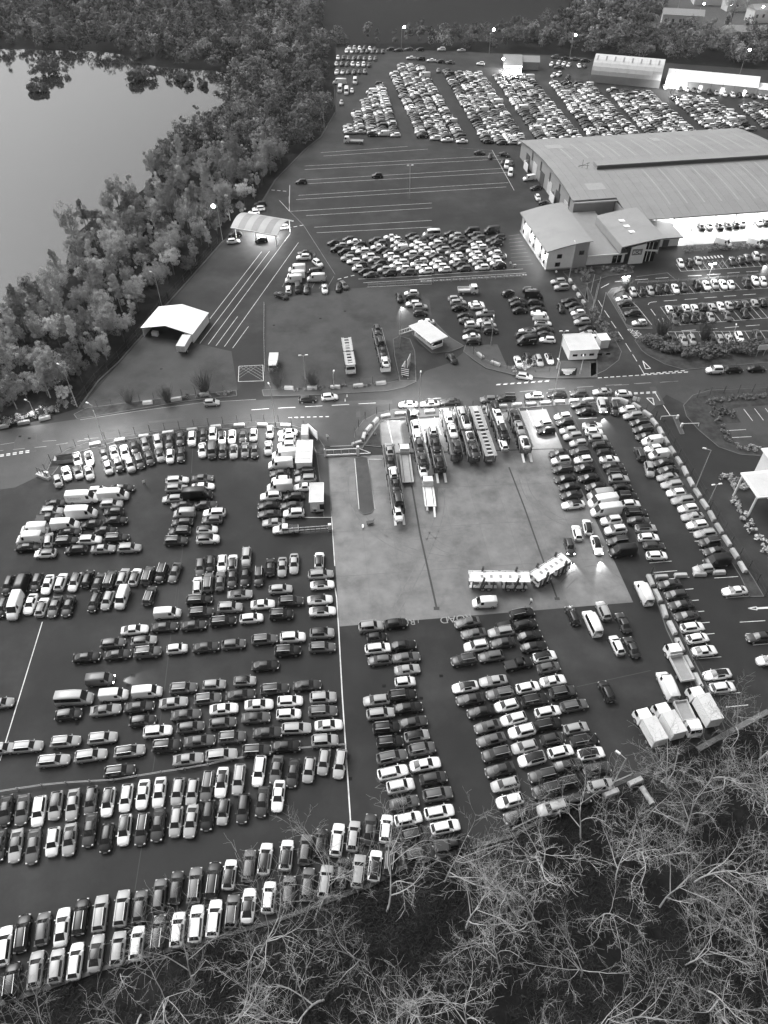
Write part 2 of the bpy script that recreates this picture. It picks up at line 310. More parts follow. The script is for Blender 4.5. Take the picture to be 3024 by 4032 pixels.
raised('gate_verge',[(-15.49,124.15),(-15.05,124.15),(-11.88,118.77),(-10.41,101.24),(-11.87,101.24),(-12.99,109.65),(-14.36,118.77)],.10,'pavement','strip of paving beside the entrance lane')
sheet('bare_patch',[(22.69,162.55),(29.04,162.85),(30.36,153.12),(27.30,154.18),(23.88,157.49)],.045,'patch','pale worn patch of ground in the middle lot')
sheet('road_patch',[(-81.09,123.89),(-81.25,126.27),(-76.99,126.81),(-75.16,120.79),(-79.82,120.28)],.036,'patch','pale square patch of road')  # flat paler sheet laid on the road
# low stone edging along the woods and along the lower trees
def edging(name,P,w,h,m,label):
    a=offset(P,w/2); b=offset(P,-w/2); o=MB().prism(a+b[::-1],-.1,h).build(name,m); tag(o,label,None,None,'structure')
edging('woodland_kerb',[(-70.43,136.02),(-68.78,146.94),(-65.93,154.79),(-62.95,166.77),(-60.27,180.73),(-55.86,198.02),(-50.09,221.74)],.5,.16,'pavement','rubble edging along the wood beside the tent lot')
edging('woodland_kerb',[(-46.82,236.81),(-41.58,250.27),(-38.98,269.22),(-30.62,299.10),(-25.26,313.14),(-20.70,344.38)],.5,.16,'pavement','edging along the wood beside the empty lined lot')
edging('lower_kerb',[(-45.95,19.80),(-34.05,23.66),(-24.98,26.03),(-13.85,28.84),(-1.83,33.10),(2.71,35.43),(17.73,39.50),(25.92,43.59),(39.40,49.09)],.5,.2,'pavement','concrete edging between the lot and the lower bare trees')
edging('lower_kerb',[(47.17,52.20),(52.73,54.97),(60.18,58.58)],.8,.3,'kerb','short concrete edging under the right-hand trees')
# ------------------------------------------------------------------ painted markings
def lp(a,b,t): return (a[0]+(b[0]-a[0])*t,a[1]+(b[1]-a[1])*t)
MK=empty('painted_markings'); MK['kind']='structure'; MK['label']='white painted lines and road symbols'
ZP=.046
def line(P,w=.14,m='paint',dash=None,z=ZP): ribbon(MB(),P,w,z,0,dash).build('marking',m,MK)
line([(-59.15,75.81),(-57.21,50.48)],.16); line([(-8.83,83.30),(-8.46,81.19),(-7.83,74.83),(-6.62,61.08),(-4.79,42.47),(-4.71,41.56)],.19)
for a in ([(-24.24,296.18),(9.22,302.75)],[(-23.00,292.64),(17.04,299.89)],[(-29.39,282.81),(47.40,293.52)],[(-29.13,279.30),(47.80,290.03)],[(-28.39,269.63),(47.10,280.95)],[(-28.12,266.06),(46.79,276.86)],[(-29.59,256.13),(44.28,267.21)],[(-30.04,252.64),(43.07,263.41)],[(-31.37,243.12),(16.20,249.77)],[(-25.62,239.79),(16.02,245.83)],[(-22.41,231.07),(15.59,236.25)],[(-21.37,227.10),(15.36,231.25)]): line(a,.13)
for a in ([(-46.71,175.29),(-37.35,214.09)],[(-47.28,163.28),(-34.97,214.49)],[(-45.04,162.92),(-29.69,226.66)],[(-42.95,162.21),(-39.42,176.48)],[(-40.73,161.85),(-26.64,220.25)],[(-38.54,161.14),(-35.86,171.43)]): line(a,.13)
for a in ([(-7.40,197.06),(13.90,199.24)],[(10.20,199.11),(40.98,203.14)],[(-5.94,194.90),(13.81,197.20)],[(10.13,197.20),(41.60,200.72)],[(-4.85,192.43),(13.67,194.19)]): line(a,.13)
for i in range(9): line([lp((39.29,224.84),(38.02,205.53),i/8),lp((42.79,225.75),(44.37,206.33),i/8)],.1,'paint_worn')
line([(-33.34,265.06),(-31.57,243.12)],.12); line([(-35.72,251.98),(-31.60,243.41)],.12); line([(-32.91,255.55),(-31.37,243.12),(-26.09,232.87),(-14.26,199.83)],.1,'paint_worn')
line([(-39.38,260.77),(-34.57,259.71)],.3,'paint',(1.2,.9)); line([(-31.01,230.45),(-26.27,232.60)],.3,'paint',(1.2,.9)); line([(-13.41,196.91),(-8.88,199.24)],.3,'paint',(1.2,.9))
line([(41.73,298.85),(45.47,260.38)],.12); line([(28.42,301.28),(41.71,298.65)],.1,'paint_worn')
for k in range(7): line([lp((-28.92,192.64),(-16.29,191.38),k/6),lp((-27.57,200.94),(-14.56,198.73),k/6)],.1,'paint_worn')
BX=[(-35.82,153.07),(-29.98,153.60),(-29.06,146.94),(-35.07,146.64)]; line(BX+[BX[0]],.14)
for k in range(5):
    u=k/5; line([lp(BX[0],BX[1],u),lp(BX[2],BX[1],u)],.09,'paint_worn'); line([lp(BX[0],BX[1],u),lp(BX[0],BX[3],u)],.09,'paint_worn',None,ZP+.003)
# road lines
line([(-89.31,119.88),(-83.13,121.15),(-73.58,122.59),(-65.46,124.79)],.14,'paint_worn',(2.5,2)); line([(-82.44,119.27),(-76.63,120.69)],.3,'paint',(.8,.5)); line([(-82.59,119.68),(-76.80,121.20)],.3,'paint',(.8,.5),ZP+.004)
line([(-83.87,123.16),(-82.02,123.63),(-64.26,125.37)],.12,'paint_worn',(3,6)); line([(-68.87,131.86),(-56.35,135.15),(-42.00,138.37),(-29.96,139.56)],.12,'paint_worn',None)
line([(-30.50,135.55),(-29.49,135.67),(-29.50,135.79),(-21.03,136.48),(-9.65,137.48),(0.02,138.36)],.16,'paint',(4,2.2)); line([(-21.75,132.70),(-12.99,133.04)],.22,'paint',(.8,.6)); line([(-11.75,122.59),(-6.89,122.95)],.2,'paint_worn')
line([(9.05,139.67),(13.41,140.03)],.14); line([(32.16,142.58),(44.50,144.12),(59.62,145.80),(70.25,146.75)],.14,'paint_worn',(4,3)); line([(26.88,145.27),(39.70,146.80)],.25,'paint',(1,.7)); line([(27.17,145.62),(39.75,147.16)],.25,'paint_worn',(1,.7),ZP+.003)
line([(8.96,139.67),(13.25,140.08)],.14); line([(59.00,141.66),(63.84,142.09)],.25,'paint',(.9,.6)); line([(59.10,142.09),(63.95,142.51)],.25,'paint',(.9,.6),ZP+.003); line([(64.12,142.45),(64.44,139.07)],.16); line([(64.76,137.30),(65.31,133.43)],.16)
line([(51.78,148.13),(74.85,150.69)],.26,'paint',(1,.55)); line([(63.48,149.79),(73.15,151.14)],.26,'paint',(1,.55),ZP+.003)
line([(63.10,153.58),(63.44,149.61)],.16)
for a in ([(62.63,158.30),(62.96,155.21)],[(62.04,163.35),(62.51,159.51)],[(61.39,168.80),(61.86,165.21)],[(60.66,174.10),(61.18,170.63)],[(60.01,179.61),(60.56,175.90)],[(59.46,185.05),(59.78,181.30)],[(61.63,191.91),(64.44,194.38)],[(66.37,195.44),(69.56,195.94)],[(72.49,196.57),(76.33,197.08)],[(78.59,197.46),(82.45,197.96)],[(88.32,198.92),(92.49,199.31)],[(94.15,199.63),(98.20,200.08)],[(100.40,200.60),(104.20,201.18)],[(106.15,201.37),(109.93,201.83)],[(77.50,184.64),(81.36,185.16)],[(83.52,185.46),(87.24,185.93)],[(89.30,186.34),(92.89,186.81)],[(94.97,187.22),(98.53,187.58)],[(100.62,187.99),(104.40,188.47)],[(78.05,169.32),(81.97,169.74)],[(84.04,170.06),(87.82,170.42)],[(89.92,170.79),(93.79,171.37)],[(95.74,171.69),(99.62,172.22)],[(72.84,180.34),(73.23,176.99)],[(73.45,175.19),(73.70,172.86)]): line(a,.16)
line([(72.68,182.62),(73.22,183.60),(73.92,184.00),(75.48,184.29)],.16); line([(55.13,145.06),(58.68,145.45)],.14,'paint_worn'); line([(60.54,145.71),(64.25,146.15)],.14,'paint_worn'); line([(66.35,146.28),(70.08,146.72)],.14,'paint_worn'); line([(73.26,198.47),(82.93,200.85),(84.24,196.57)],.12,'paint_worn')
def tri(P,w=.22): line(P+[P[0]],w)
tri([(64.49,155.45),(64.29,151.97),(65.59,152.20)]); tri([(61.58,140.03),(63.02,140.03),(62.68,137.30)]); tri([(74.83,175.73),(74.58,173.19),(75.46,173.29)])
tri([(64.07,78.73),(65.68,79.07),(65.52,78.39)],.2); line([(65.64,78.73),(69.32,78.97)],.4)
def bays(a,b,c,n):   # a-b: aisle line, c: far end of the first divider
    a,b,c=Vector(a),Vector(b),Vector(c); line([tuple(a),tuple(b)],.1)
    for i in range(n+1): p=a.lerp(b,i/n); line([tuple(p),tuple(p+(c-a))],.1)
bays((71.49,186.81),(109.09,191.91),(71.08,190.70),19); bays((76.81,171.96),(103.16,175.73),(75.77,181.48),14); bays((87.09,201.70),(113.94,205.13),(86.96,206.33),13); bays((74.11,168.80),(100.80,169.32),(74.04,163.95),13)
line([(75.77,181.48),(107.22,186.81)],.1,'paint_worn'); line([(76.42,176.83),(105.05,180.91)],.1,'paint_worn')
for a in ([(65.21,180.91),(69.48,181.59)],[(65.75,176.28),(69.24,176.99)],[(68.71,183.89),(69.48,181.59),(71.05,172.22)],[(68.41,183.89),(69.33,184.00)]): line(a,.12)
for i in range(7): line([lp((95.64,210.76),(102.17,211.94),i/6),lp((95.75,209.18),(102.24,210.35),i/6)],.5)
for k in range(5): line([lp((94.03,203.34),(99.98,204.13),k/4),lp((97.17,208.36),(103.22,209.18),k/4)],.08,'paint_worn'); line([lp((95.56,208.36),(101.61,209.18),k/4),lp((95.99,203.54),(101.94,204.33),k/4)],.08,'paint_worn',None,ZP+.003)
for a,b in zip([(51.89,85.38),(51.99,82.70),(52.25,80.16),(52.51,77.72),(52.76,75.35),(53.00,73.00),(51.73,68.28),(52.17,63.75),(52.54,61.50)],[(55.82,85.81),(55.73,83.12),(55.93,80.57),(56.14,78.12),(56.35,75.74),(56.46,73.39),(56.09,68.70),(56.74,64.12),(57.00,61.97)]): line([a,b],.12)
for a in ([(60.88,81.02),(65.43,81.47)],[(61.56,75.74),(66.09,76.07)],[(61.79,73.32),(65.69,73.61)],[(62.17,71.03),(64.84,71.28)],[(62.39,68.73),(63.96,68.89)],[(53.82,59.39),(57.47,59.77)],[(49.35,89.23),(53.64,89.68)],[(49.56,86.91),(53.99,87.36)],[(60.26,85.60),(64.75,85.96)],[(44.15,132.30),(48.41,132.58)]): line(a,.12)
for a in ([(82.83,135.73),(83.35,131.35)],[(85.38,135.90),(85.87,131.57)],[(87.91,136.02),(88.38,131.74)],[(76.52,127.89),(80.78,128.27)],[(76.75,125.47),(81.12,125.79)]): line(a,.13,'paint',None,.158)
for a,b in zip([(54.43,135.15),(54.79,132.87),(55.18,130.46),(55.40,128.05),(55.64,125.74),(55.94,123.89),(58.15,106.12),(58.47,103.91),(58.70,101.45),(58.82,99.22),(59.08,96.99),(59.37,94.65),(59.59,92.45)],[(56.08,135.38),(56.43,133.09),(56.80,130.68),(57.01,128.27),(57.23,125.95),(57.51,124.10),(59.61,106.30),(59.91,104.09),(60.13,101.63),(60.23,99.39),(60.47,97.16),(60.75,94.81),(60.95,92.60)]): line([a,b],.12)
line([(-0.75,131.35),(3.69,131.57)],.13); line([(0.89,131.02),(1.87,123.63)],.13); line([(3.68,131.35),(4.63,121.30)],.1,'paint_worn'); line([(32.87,135.73),(34.00,127.61)],.12); line([(36.51,136.31),(37.52,128.16)],.1,'paint_worn'); line([(11.44,133.04),(12.67,126.54)],.12)
line([(-3.45,118.37),(-0.48,118.37)],.12); line([(-3.45,118.37),(-1.83,103.39)],.14); line([(-6.26,118.52),(-4.97,103.17)],.14,'paint',None,.158)
line([(-12.15,118.77),(-11.22,109.19),(-10.33,101.03),(-9.11,88.47)],.16); line([(-16.12,101.03),(-10.33,101.03)],.12)
def text_mesh(c,m):
    t=bpy.data.objects.new('text',c); COL.objects.link(t); me=bpy.data.meshes.new_from_object(t.evaluated_get(bpy.context.evaluated_depsgraph_get())); bpy.data.objects.remove(t); me.materials.clear(); me.materials.append(M[m]); return me
def words_on_ground(txt,p,size,rz,m='paint_worn',name='road_lettering',sx=1,sy=1):
    c=bpy.data.curves.new(name,'FONT'); c.body=txt; c.size=size; c.align_x='CENTER'; c.align_y='CENTER'; c.extrude=.001
    o=place(name,text_mesh(c,m),MK,(p[0],p[1],.05),(0,0,rz),None,(sx,sy,1))
NE=[(64.83,169.32),(65.47,166.74)]; ne=math.atan2(NE[1][1]-NE[0][1],NE[1][0]-NE[0][0]); words_on_ground('NO',(66.25,168.23),1.5,ne,'paint',sy=1.3); words_on_ground('ENTRY',(65.13,168.02),1.5,ne,'paint',sy=1.3)
words_on_ground('ROAD',(12.49,76.53),2.0,R(188)); words_on_ground('RO',(4.15,75.74),1.8,R(188))
line([(11.16,76.79),(11.12,76.07)],.12,'paint_worn'); line([(14.33,77.12),(14.28,76.40)],.12,'paint_worn'); line([(5.91,76.30),(5.94,75.54)],.12,'paint_worn')
# white-topped marker studs along the packed block
for i in range(17):
    p=Vector((11.17,195.82)).lerp(Vector((40.97,199.56)),i/16)
    for d in (-.35,.35): MB().box((p.x+d,p.y,.05),(.5,.32,.03)).build('marking','paint',MK)
# tarmac seams
SEAM=([(-38.05,90.28),(-36.44,73.86),(-35.07,61.08),(-34.08,48.81)],[(-41.68,122.85),(-40.37,113.88)],[(-38.19,93.27),(-36.05,75.87)],[(-33.24,38.30),(-32.83,32.57)],[(31.04,63.04),(43.73,66.06)],[(42.70,136.02),(45.32,115.81),(48.46,96.26),(47.91,90.36)])
for P in SEAM: ribbon(MB(),P,.12,.041).build('tar_seam','joint',MK)

# ------------------------------------------------------------------ buildings
HALL_A=R(9)
def uv(u,v): c,s=math.cos(HALL_A),math.sin(HALL_A); return (u*c-v*s,u*s+v*c)
def zroof(v): return 8.7-3.2*((v-246)/36)**2
hall=empty('sale_hall',uv(96.5,210),HALL_A,'huge grey sale hall with shallow curved sheet roof and raised ridge','hall')
U0,U1,V0,V1,VN,UN=0,86.,0.,70.,12.,14.   # local coordinates, notch VN x UN
def zr(v): return zroof(v+210)
def curved(u0,u1,va,vb,dz=0,n=10,th=.25):
    mb=MB(); P=[]
    for k in range(n+1):
        v=va+(vb-va)*k/n; z=zr(v)+dz; P+=[(u0,v,z),(u1,v,z),(u0,v,z-th),(u1,v,z-th)]
    F=[]
    for k in range(n):
        a=4*k; F+=[(a,a+1,a+5,a+4),(a+2,a+6,a+7,a+3),(a,a+4,a+6,a+2),(a+1,a+3,a+7,a+5)]
    F+=[(0,2,3,1),(4*n,4*n+1,4*n+3,4*n+2)]
    return mb.add(P,F)
NP=30
for i in range(NP):
    a=-.6+(87.2)*i/NP; b=-.6+(87.2)*(i+1)/NP-.05
    va=VN if b<=UN+.6 else -.8
    curved(a,b,va,V1+.8).build('roof_panel','roof_sheet',hall)
    if i>9 and i%2==0: 
        curved(a+.9,a+1.45,6,30,.02,8,.03).build('skylight','roof_light_strip',hall)
    if i>2 and i%2==1: curved(a+.9,a+1.45,42,60,.02,6,.03).build('skylight','roof_light_strip',hall)
MB().box((50.5,33.8,zr(34)+.55),(72,3.6,1.3)).build('raised_ridge','roof_sheet',hall); MB().box((50.5,31.85,zr(34)+.4),(72.1,.12,1.0)).build('ridge_shade_strip','wall_dark',hall)  # solid dark strip stands in for the shade under the ridge cap
MB().box((50.5,33.8,zr(34)+1.24),(72.4,4.2,.12)).build('ridge_cap','roof_sheet',hall)
def gable(u,va,vb,n=10):
    P=[(u,va,0),(u,vb,0)]+[(u,vb+(va-vb)*k/n,zr(vb+(va-vb)*k/n)-.3) for k in range(n+1)]
    Q=[(u+.25,y,z) for _,y,z in P]; m=len(P)
    return MB().add(P+Q,[tuple(range(m-1,-1,-1)),tuple(range(m,2*m))]+[(i,(i+1)%m,m+(i+1)%m,m+i) for i in range(m)])
gable(0,VN,V1).build('gable_wall','wall_sheet',hall); gable(85.7,0,V1).build('gable_wall','wall_sheet',hall)
MB().box((43,V1-.2,2.4),(85.4,.25,4.8)).build('rear_wall','wall_sheet',hall)
MB().box((7,VN+.15,3.4),(13.6,.25,6.8)).build('front_wall','wall_sheet',hall); MB().box((UN+.1,6.4,3.0),(.25,11.6,6)).build('return_wall','wall_sheet',hall)
MB().box((57.5,12.4,3.4),(56,.25,6.8)).build('inner_wall','wall_white',hall)
for k in range(6): MB().box((-.06,18+8.5*k,2.2),(.14,4.2,4.2)).build('loading_door','wall_dark' if k%2 else 'pale_metal',hall)
for k in range(5): MB().box((-.1,16+10*k,5.4),(.1,1.0,3.0)).build('wall_panel','wall_dark',hall)
for k in range(9): MB().tube((29+7*k,.3,0),(29+7*k,.3,5.2),.16,.16,8).build('column','white_metal',hall)
MB().box((57.5,-.6,5.1),(58.5,.25,.35)).build('fascia','white_metal',hall)
MB().box((7,VN-.95,6.75),(15.2,.3,.35)).build('gutter','pale_metal',hall)
for k in range(14): MB().box((31+4*k,6.5,5.5),(2.2,.25,.1)).build('strip_light','lamp_on',hall)
for (u,v,a,b) in ((5,60,6,5),(6.5,22,6,4.5),(46,62,3,5)): curved(u,u+a,v-b,v,.03,3,.03).build('roof_patch','wall_sheet',hall)
MB().beam((10,34,zr(34)),(10,34,zr(34)+2.6),.1).beam((8.6,34,zr(34)+.9),(12,33,zr(34)+.9),.1).beam((9,35,zr(35)),(12,33,zr(33)+1.9),.1).beam((11.4,33,zr(33)),(11.4,33,zr(33)+2),.1).build('roof_mast','dark_metal',hall)
sheet('hall_apron',[uv(u+96.5,v+210) for u,v in ((27,-9),(90,-9),(90,12),(27,12))],.034,'slab_concrete','concrete apron under the sale hall edge, paled to look lit')  # pale floor added to make the ground under the canopy look lit
# offices and entrance, same orientation
def roof_sheet_mesh(u0,u1,v0,v1,zf,th=.3,n=8,axis='u'):
    P=[];F=[]
    for k in range(n+1):
        t=k/n
        if axis=='u': u=u0+(u1-u0)*t; P+=[(u,v0,zf(t)),(u,v1,zf(t)),(u,v0,zf(t)-th),(u,v1,zf(t)-th)]
        else: v=v0+(v1-v0)*t; P+=[(u1,v,zf(t)),(u0,v,zf(t)),(u1,v,zf(t)-th),(u0,v,zf(t)-th)]
    for k in range(n):
        a=4*k; F+=[(a,a+4,a+5,a+1),(a+2,a+3,a+7,a+6),(a,a+2,a+6,a+4),(a+1,a+5,a+7,a+3)]
    F+=[(0,1,3,2),(4*n,4*n+2,4*n+3,4*n+1)]
    return MB().add(P,F)
off=empty('office_block',uv(78.6,192.6),HALL_A,'two-storey office block with pale end wall and curved grey roof','office building')
zo=lambda t:5.9+2.3*math.sin(t*1.45)
def wallpoly(mb,P,d):   # vertical polygon extruded by d
    m=len(P); Q=[(x+d[0],y+d[1],z) for x,y,z in P]
    return mb.add(P+Q,[tuple(range(m)),tuple(range(2*m-1,m-1,-1))]+[(i,m+i,m+(i+1)%m,(i+1)%m) for i in range(m)])
PF=[(0,0,.3),(8,0,.3)]+[(8*t,0,zo(t*8/12.4)-.32) for t in (1,.75,.5,.25,0)]
wallpoly(MB(),PF,(0,.3)).build('end_wall','wall_white',off)
PF=[(8,0.02,.3),(12.2,.02,.3)]+[(8+4.2*t,.02,zo((8+4.2*t)/12.4)-.32) for t in (1,.5,0)]
wallpoly(MB(),PF,(0,.3)).build('end_wall','wall_sheet',off)
MB().box((.15,13,2.9),(.3,25.4,5.3)).build('side_wall','wall_sheet',off); MB().box((12.1,13,3.8),(.3,25.4,7.4)).build('side_wall','wall_sheet',off); MB().box((6.2,26,3),(12,.3,5.6)).build('rear_wall','wall_sheet',off)
MB().box((6.1,13,.16),(12.5,26.4,.32)).build('plinth','grey_metal',off)
roof_sheet_mesh(-.7,12.8,-.6,26.6,zo).build('roof','roof_sheet',off)
for (x,z,w) in ((3.6,4.0,1.5),(3.4,1.5,1.5),(10.2,4.6,1.5)):
    f=MB().box((x,-.05,z),(w,.12,1.25)).build('window','dark_metal',off); MB().box((x,-.115,z),(w-.25,.03,1.0)).build('pane','glass',f)
for k in range(7):
    for z in (1.6,4.2):
        if (k+int(z))%3==0: continue
        f=MB().box((-.05,2.4+3.4*k,z),(.12,1.0,1.2)).build('window','dark_metal',off); MB().box((-.115,2.4+3.4*k,z),(.03,.8,1.0)).build('pane','glass',f)
for k in range(4): MB().box((-.25,3+6.2*k,3.1),(.25,.3,.3)).build('wall_lamp','lamp_soft',off); wl=bpy.data.lights.new('wall_light','POINT'); wl.energy=700; wl.shadow_soft_size=.15; wo_=bpy.data.objects.new('wall_light',wl); COL.objects.link(wo_); wo_.parent=off; wo_.location=(-.8,3+6.2*k,2.9)
link=empty('link_building',uv(91.3,193.6),HALL_A,'low flat-roofed link between offices and entrance','building')
MB().box((5.9,.15,1.5),(11.6,.3,3.0)).build('front_wall','wall_white',link); roof_sheet_mesh(-.25,12.2,-.5,27.5,lambda t:3.25+.55*t,axis='v').build('roof','roof_sheet',link)
MB().box((5.9,-.62,3.1),(12.2,.2,.3)).build('fascia','white_metal',link); MB().box((9.4,-.06,1.25),(2.8,.12,2.3)).build('glazed_door','glass',link); MB().box((9.4,-.14,1.25),(.1,.06,2.3)).build('door_frame','white_metal',link)
MB().box((11.9,8,3.1),(.25,15,1.2)).build('upstand','wall_sheet',link)
ent=empty('entrance_tower',uv(104,192.2),HALL_A,'wedge-roofed entrance with black BCA sign on white wall','entrance')
zt=lambda t:5.3+2.0*t
PF=[(0,0,0),(4.4,0,0),(4.4,0,6.0),(2.2,0,5.7),(0,0,5.2)]
wallpoly(MB(),PF,(0,.4)).build('sign_wall','wall_white',ent)
MB().box((6.3,1.2,3.0),(3.6,.2,6.0),R(-14)).build('glazing','glass',ent)
for k in range(4): MB().box((4.6+1.15*k,.95+.0-.28*k*0,3.0),(.12,.16,6.0)).build('mullion','white_metal',ent)
MB().box((6.3,.55,3.6),(4.2,.14,.5),R(-14)).build('entrance_band','white_metal',ent)
roof_sheet_mesh(-3.6,9.2,-1.0,20.5,lambda t:6.1+1.5*math.sin(t*1.5)*.6+.9*t,n=6).build('roof','roof_sheet',ent)
MB().box((-3.5,9.8,4.9),(.3,20.6,2.2)).build('side_wall','wall_sheet',ent); MB().box((8.9,10,4.4),(.3,18,4.4)).build('side_wall','wall_sheet',ent)
for k in range(3): MB().box((2.2,6.2+3.8*k,7.08),(2.4,1.6,.14)).build('skylight','wall_white',ent)
sg=MB().box((1.9,-.09,3.7),(3.0,.14,1.7)).build('sign_board','sign_dark',ent)
MB().box((1.9,-.175,3.7),(2.7,.03,1.35)).build('sign_border','wall_white',ent); MB().box((1.9,-.2,3.7),(2.56,.03,1.2)).build('sign_field','sign_dark',ent)
c=bpy.data.curves.new('sign_lettering','FONT'); c.body='BCA'; c.size=1.15; c.align_x='CENTER'; c.align_y='CENTER'; c.extrude=.01; c.shear=.25; c.offset=.025; 
place('sign_lettering',text_mesh(c,'wall_white'),ent,(1.6,-.23,3.68),(R(90),0,0))
MB().box((2.85,-.225,3.68),(.12,.02,.9),0).build('sign_mark','wall_white',ent)
low=empty('side_annexe',uv(113.4,201.4),HALL_A,'low flat-roofed annexe right of the entrance','building')
MB().box((5.2,.15,1.4),(10.4,.3,2.8)).build('front_wall','wall_white',low); roof_sheet_mesh(-.3,11,-.7,10.5,lambda t:3.05+.6*t,axis='v').build('roof','roof_sheet',low); MB().box((5.4,-.8,2.95),(11.2,.2,.25)).build('fascia','dark_metal',low); MB().box((6.2,-.06,1.1),(1.9,.12,2.2)).build('door','wall_dark',low); MB().box((10.3,5,1.4),(.3,9.6,2.8)).build('side_wall','wall_white',low)
# white screens beside the hall wall
for k,(px,lab) in enumerate((((51.52,280.81),'white L-shaped screen wall by the hall, farthest one'),((56.57,261.06),'white screen wall by the hall, middle one'),((56.48,252.83),'white screen wall by the hall, one nearest the offices'))):
    e=empty('screen_wall',px,HALL_A,lab,'screen wall','screen walls beside the hall')
    MB().box((2.5,0,1.4),(5.2,.15,2.8)).build('panel','wall_white',e); MB().box((0,-2.3,1.4),(.15,4.4,2.8)).build('panel','wall_white',e)
# tent and canopies on the left
ta,tb,tc=Vector((-62.3,166.6)),Vector((-48.9,163.6)),Vector((-46.9,173.7)); ex=(tb-ta); W_=ex.length; ang=math.atan2(ex.y,ex.x); D_=(tc-tb).length
tent=empty('white_tent',(ta.x,ta.y,0),ang,'white gabled tent standing open on the left lot','tent')
def gabled_roof(W,D,e,r,th=.08,ov=.3):
    P=[(-ov,-ov,e),(W/2,-ov,r),(W+ov,-ov,e),(-ov,D+ov,e),(W/2,D+ov,r),(W+ov,D+ov,e)]; P+=[(x,y,z-th) for x,y,z in P]
    return P
P=gabled_roof(W_,D_,2.7,4.3)
MB().add([P[i] for i in (0,1,4,3,6,7,10,9)],[(0,1,2,3),(7,6,5,4),(0,4,5,1),(3,2,6,7),(0,3,7,4)]).build('roof_sheet','marquee',tent)
MB().add([P[i] for i in (1,2,5,4,7,8,11,10)],[(0,1,2,3),(7,6,5,4),(0,4,5,1),(3,2,6,7),(1,5,6,2)]).build('roof_sheet','marquee',tent)
MB().box((W_,D_/2,1.35),(.06,D_,2.7)).build('side_sheet','marquee',tent); MB().box((0,D_/2,1.35),(.06,D_,2.7)).build('side_sheet','marquee',tent)
wallpoly(MB(),[(0,D_,0),(W_,D_,0),(W_,D_,2.65),(W_/2,D_,4.2),(0,D_,2.65)],(0,.05)).build('back_sheet','marquee',tent)
for x in (0.1,W_-.1):
    MB().box((x,0,1.3),(.2,.2,2.6)).build('post','white_metal',tent); MB().beam((x,0,1.9),(x+(1.6 if x<1 else -1.6),0,2.9),.12).build('brace','white_metal',tent)
MB().beam((0,-.1,2.6),(W_/2,-.1,4.2),.18).beam((W_,-.1,2.6),(W_/2,-.1,4.2),.18).build('front_truss','pale_metal',tent)
MB().box((2.6,1.2,.55),(1.6,1.0,1.1)).build('stacked_crate','white_metal',tent)
ca=Vector((-46.4,223.6)); cb=Vector((-33.2,218.6)); ex=cb-ca; W_=ex.length; ang=math.atan2(ex.y,ex.x)
can=empty('barrel_canopy',(ca.x,ca.y,0),ang,'open barrel-roofed canopy glowing with light beside the wood','canopy')
NB=7
for i in range(NB):
    P=[];F=[];n=10; a=-1+(W_+2)*i/NB; b=-1+(W_+2)*(i+1)/NB-.03
    for k in range(n+1):
        t=k/n; y=-1.0+11.5*t; z=3.5+1.9*math.sin(math.pi*t); P+=[(a,y,z),(b,y,z),(a,y,z-.12),(b,y,z-.12)]
    for k in range(n): q=4*k; F+=[(q,q+1,q+5,q+4),(q+2,q+6,q+7,q+3),(q,q+4,q+6,q+2),(q+1,q+3,q+7,q+5)]
    F+=[(0,2,3,1),(4*n,4*n+1,4*n+3,4*n+2)]
    MB().add(P,F).build('roof_panel','canopy_strip' if i%2 else 'canopy_sheet',can)
for x in (0,W_/2,W_):
    for y in (0,9.6): MB().tube((x,y,0),(x,y,3.6),.15,.15,8).build('column','white_metal',can)
MB().box((W_/2,-.9,3.45),(W_+2,.15,.3)).build('fascia','white_metal',can); MB().box((W_/2,10.4,3.45),(W_+2,.15,.3)).build('fascia','white_metal',can)
for k in range(3): MB().box((2.2+k*4.6,4.7,4.6),(1.6,.4,.12)).build('strip_light','lamp_on',can)
def area(parent,loc,sx,sy,power):
    l=bpy.data.lights.new('tube_light','AREA'); l.shape='RECTANGLE'; l.size=sx; l.size_y=sy; l.energy=power
    o=bpy.data.objects.new('tube_light',l); COL.objects.link(o); o.parent=parent; o.location=loc
area(can,(W_/2,4.7,4.5),10,2,6000)
for k in range(4): area(hall,(34+15*k,6.5,5.4),13,1,6000)
# portable cabins, gatehouse, hut
def cabin(name,p0,p1,depth,h,roof,label,cat='cabin'):
    p0,p1=Vector(p0),Vector(p1); d=p1-p0; L=d.length; e=empty(name,(p0.x,p0.y,0),math.atan2(d.y,d.x),label,cat)
    for k in range(max(2,round(L/2.4))):
        n=max(2,round(L/2.4)); MB().box((L*(k+.5)/n,0.04,h/2),(L/n-.02,.08,h)).build('wall_panel','wall_white',e)
    MB().box((L/2,depth,h/2),(L,.08,h)).build('rear_wall','wall_white',e)
    for x in (0.04,L-.04): MB().box((x,depth/2,h/2),(.08,depth-.1,h)).build('end_wall','wall_white',e)
    MB().box((L/2,depth/2,h+.06),(L+.3,depth+.3,.12)).build('roof',roof,e)
    for (x,y,sx,sy) in ((L/2,-.1,L+.36,.12),(L/2,depth+.1,L+.36,.12),(-.12,depth/2,.12,depth+.1),(L+.12,depth/2,.12,depth+.1)): MB().box((x,y,h+.14),(sx,sy,.14)).build('roof_edge','white_metal',e)
    return e,L
e,L=cabin('portable_cabin',(-18.25,114.26),(-15.15,114.36),7.0,2.6,'roof_pale','larger white portable cabin beside the parked vans')
for k in range(3): MB().box((L/2,1.2+2.2*k,2.74),(L-.3,.06,.04)).build('roof_seam','pale_metal',e)
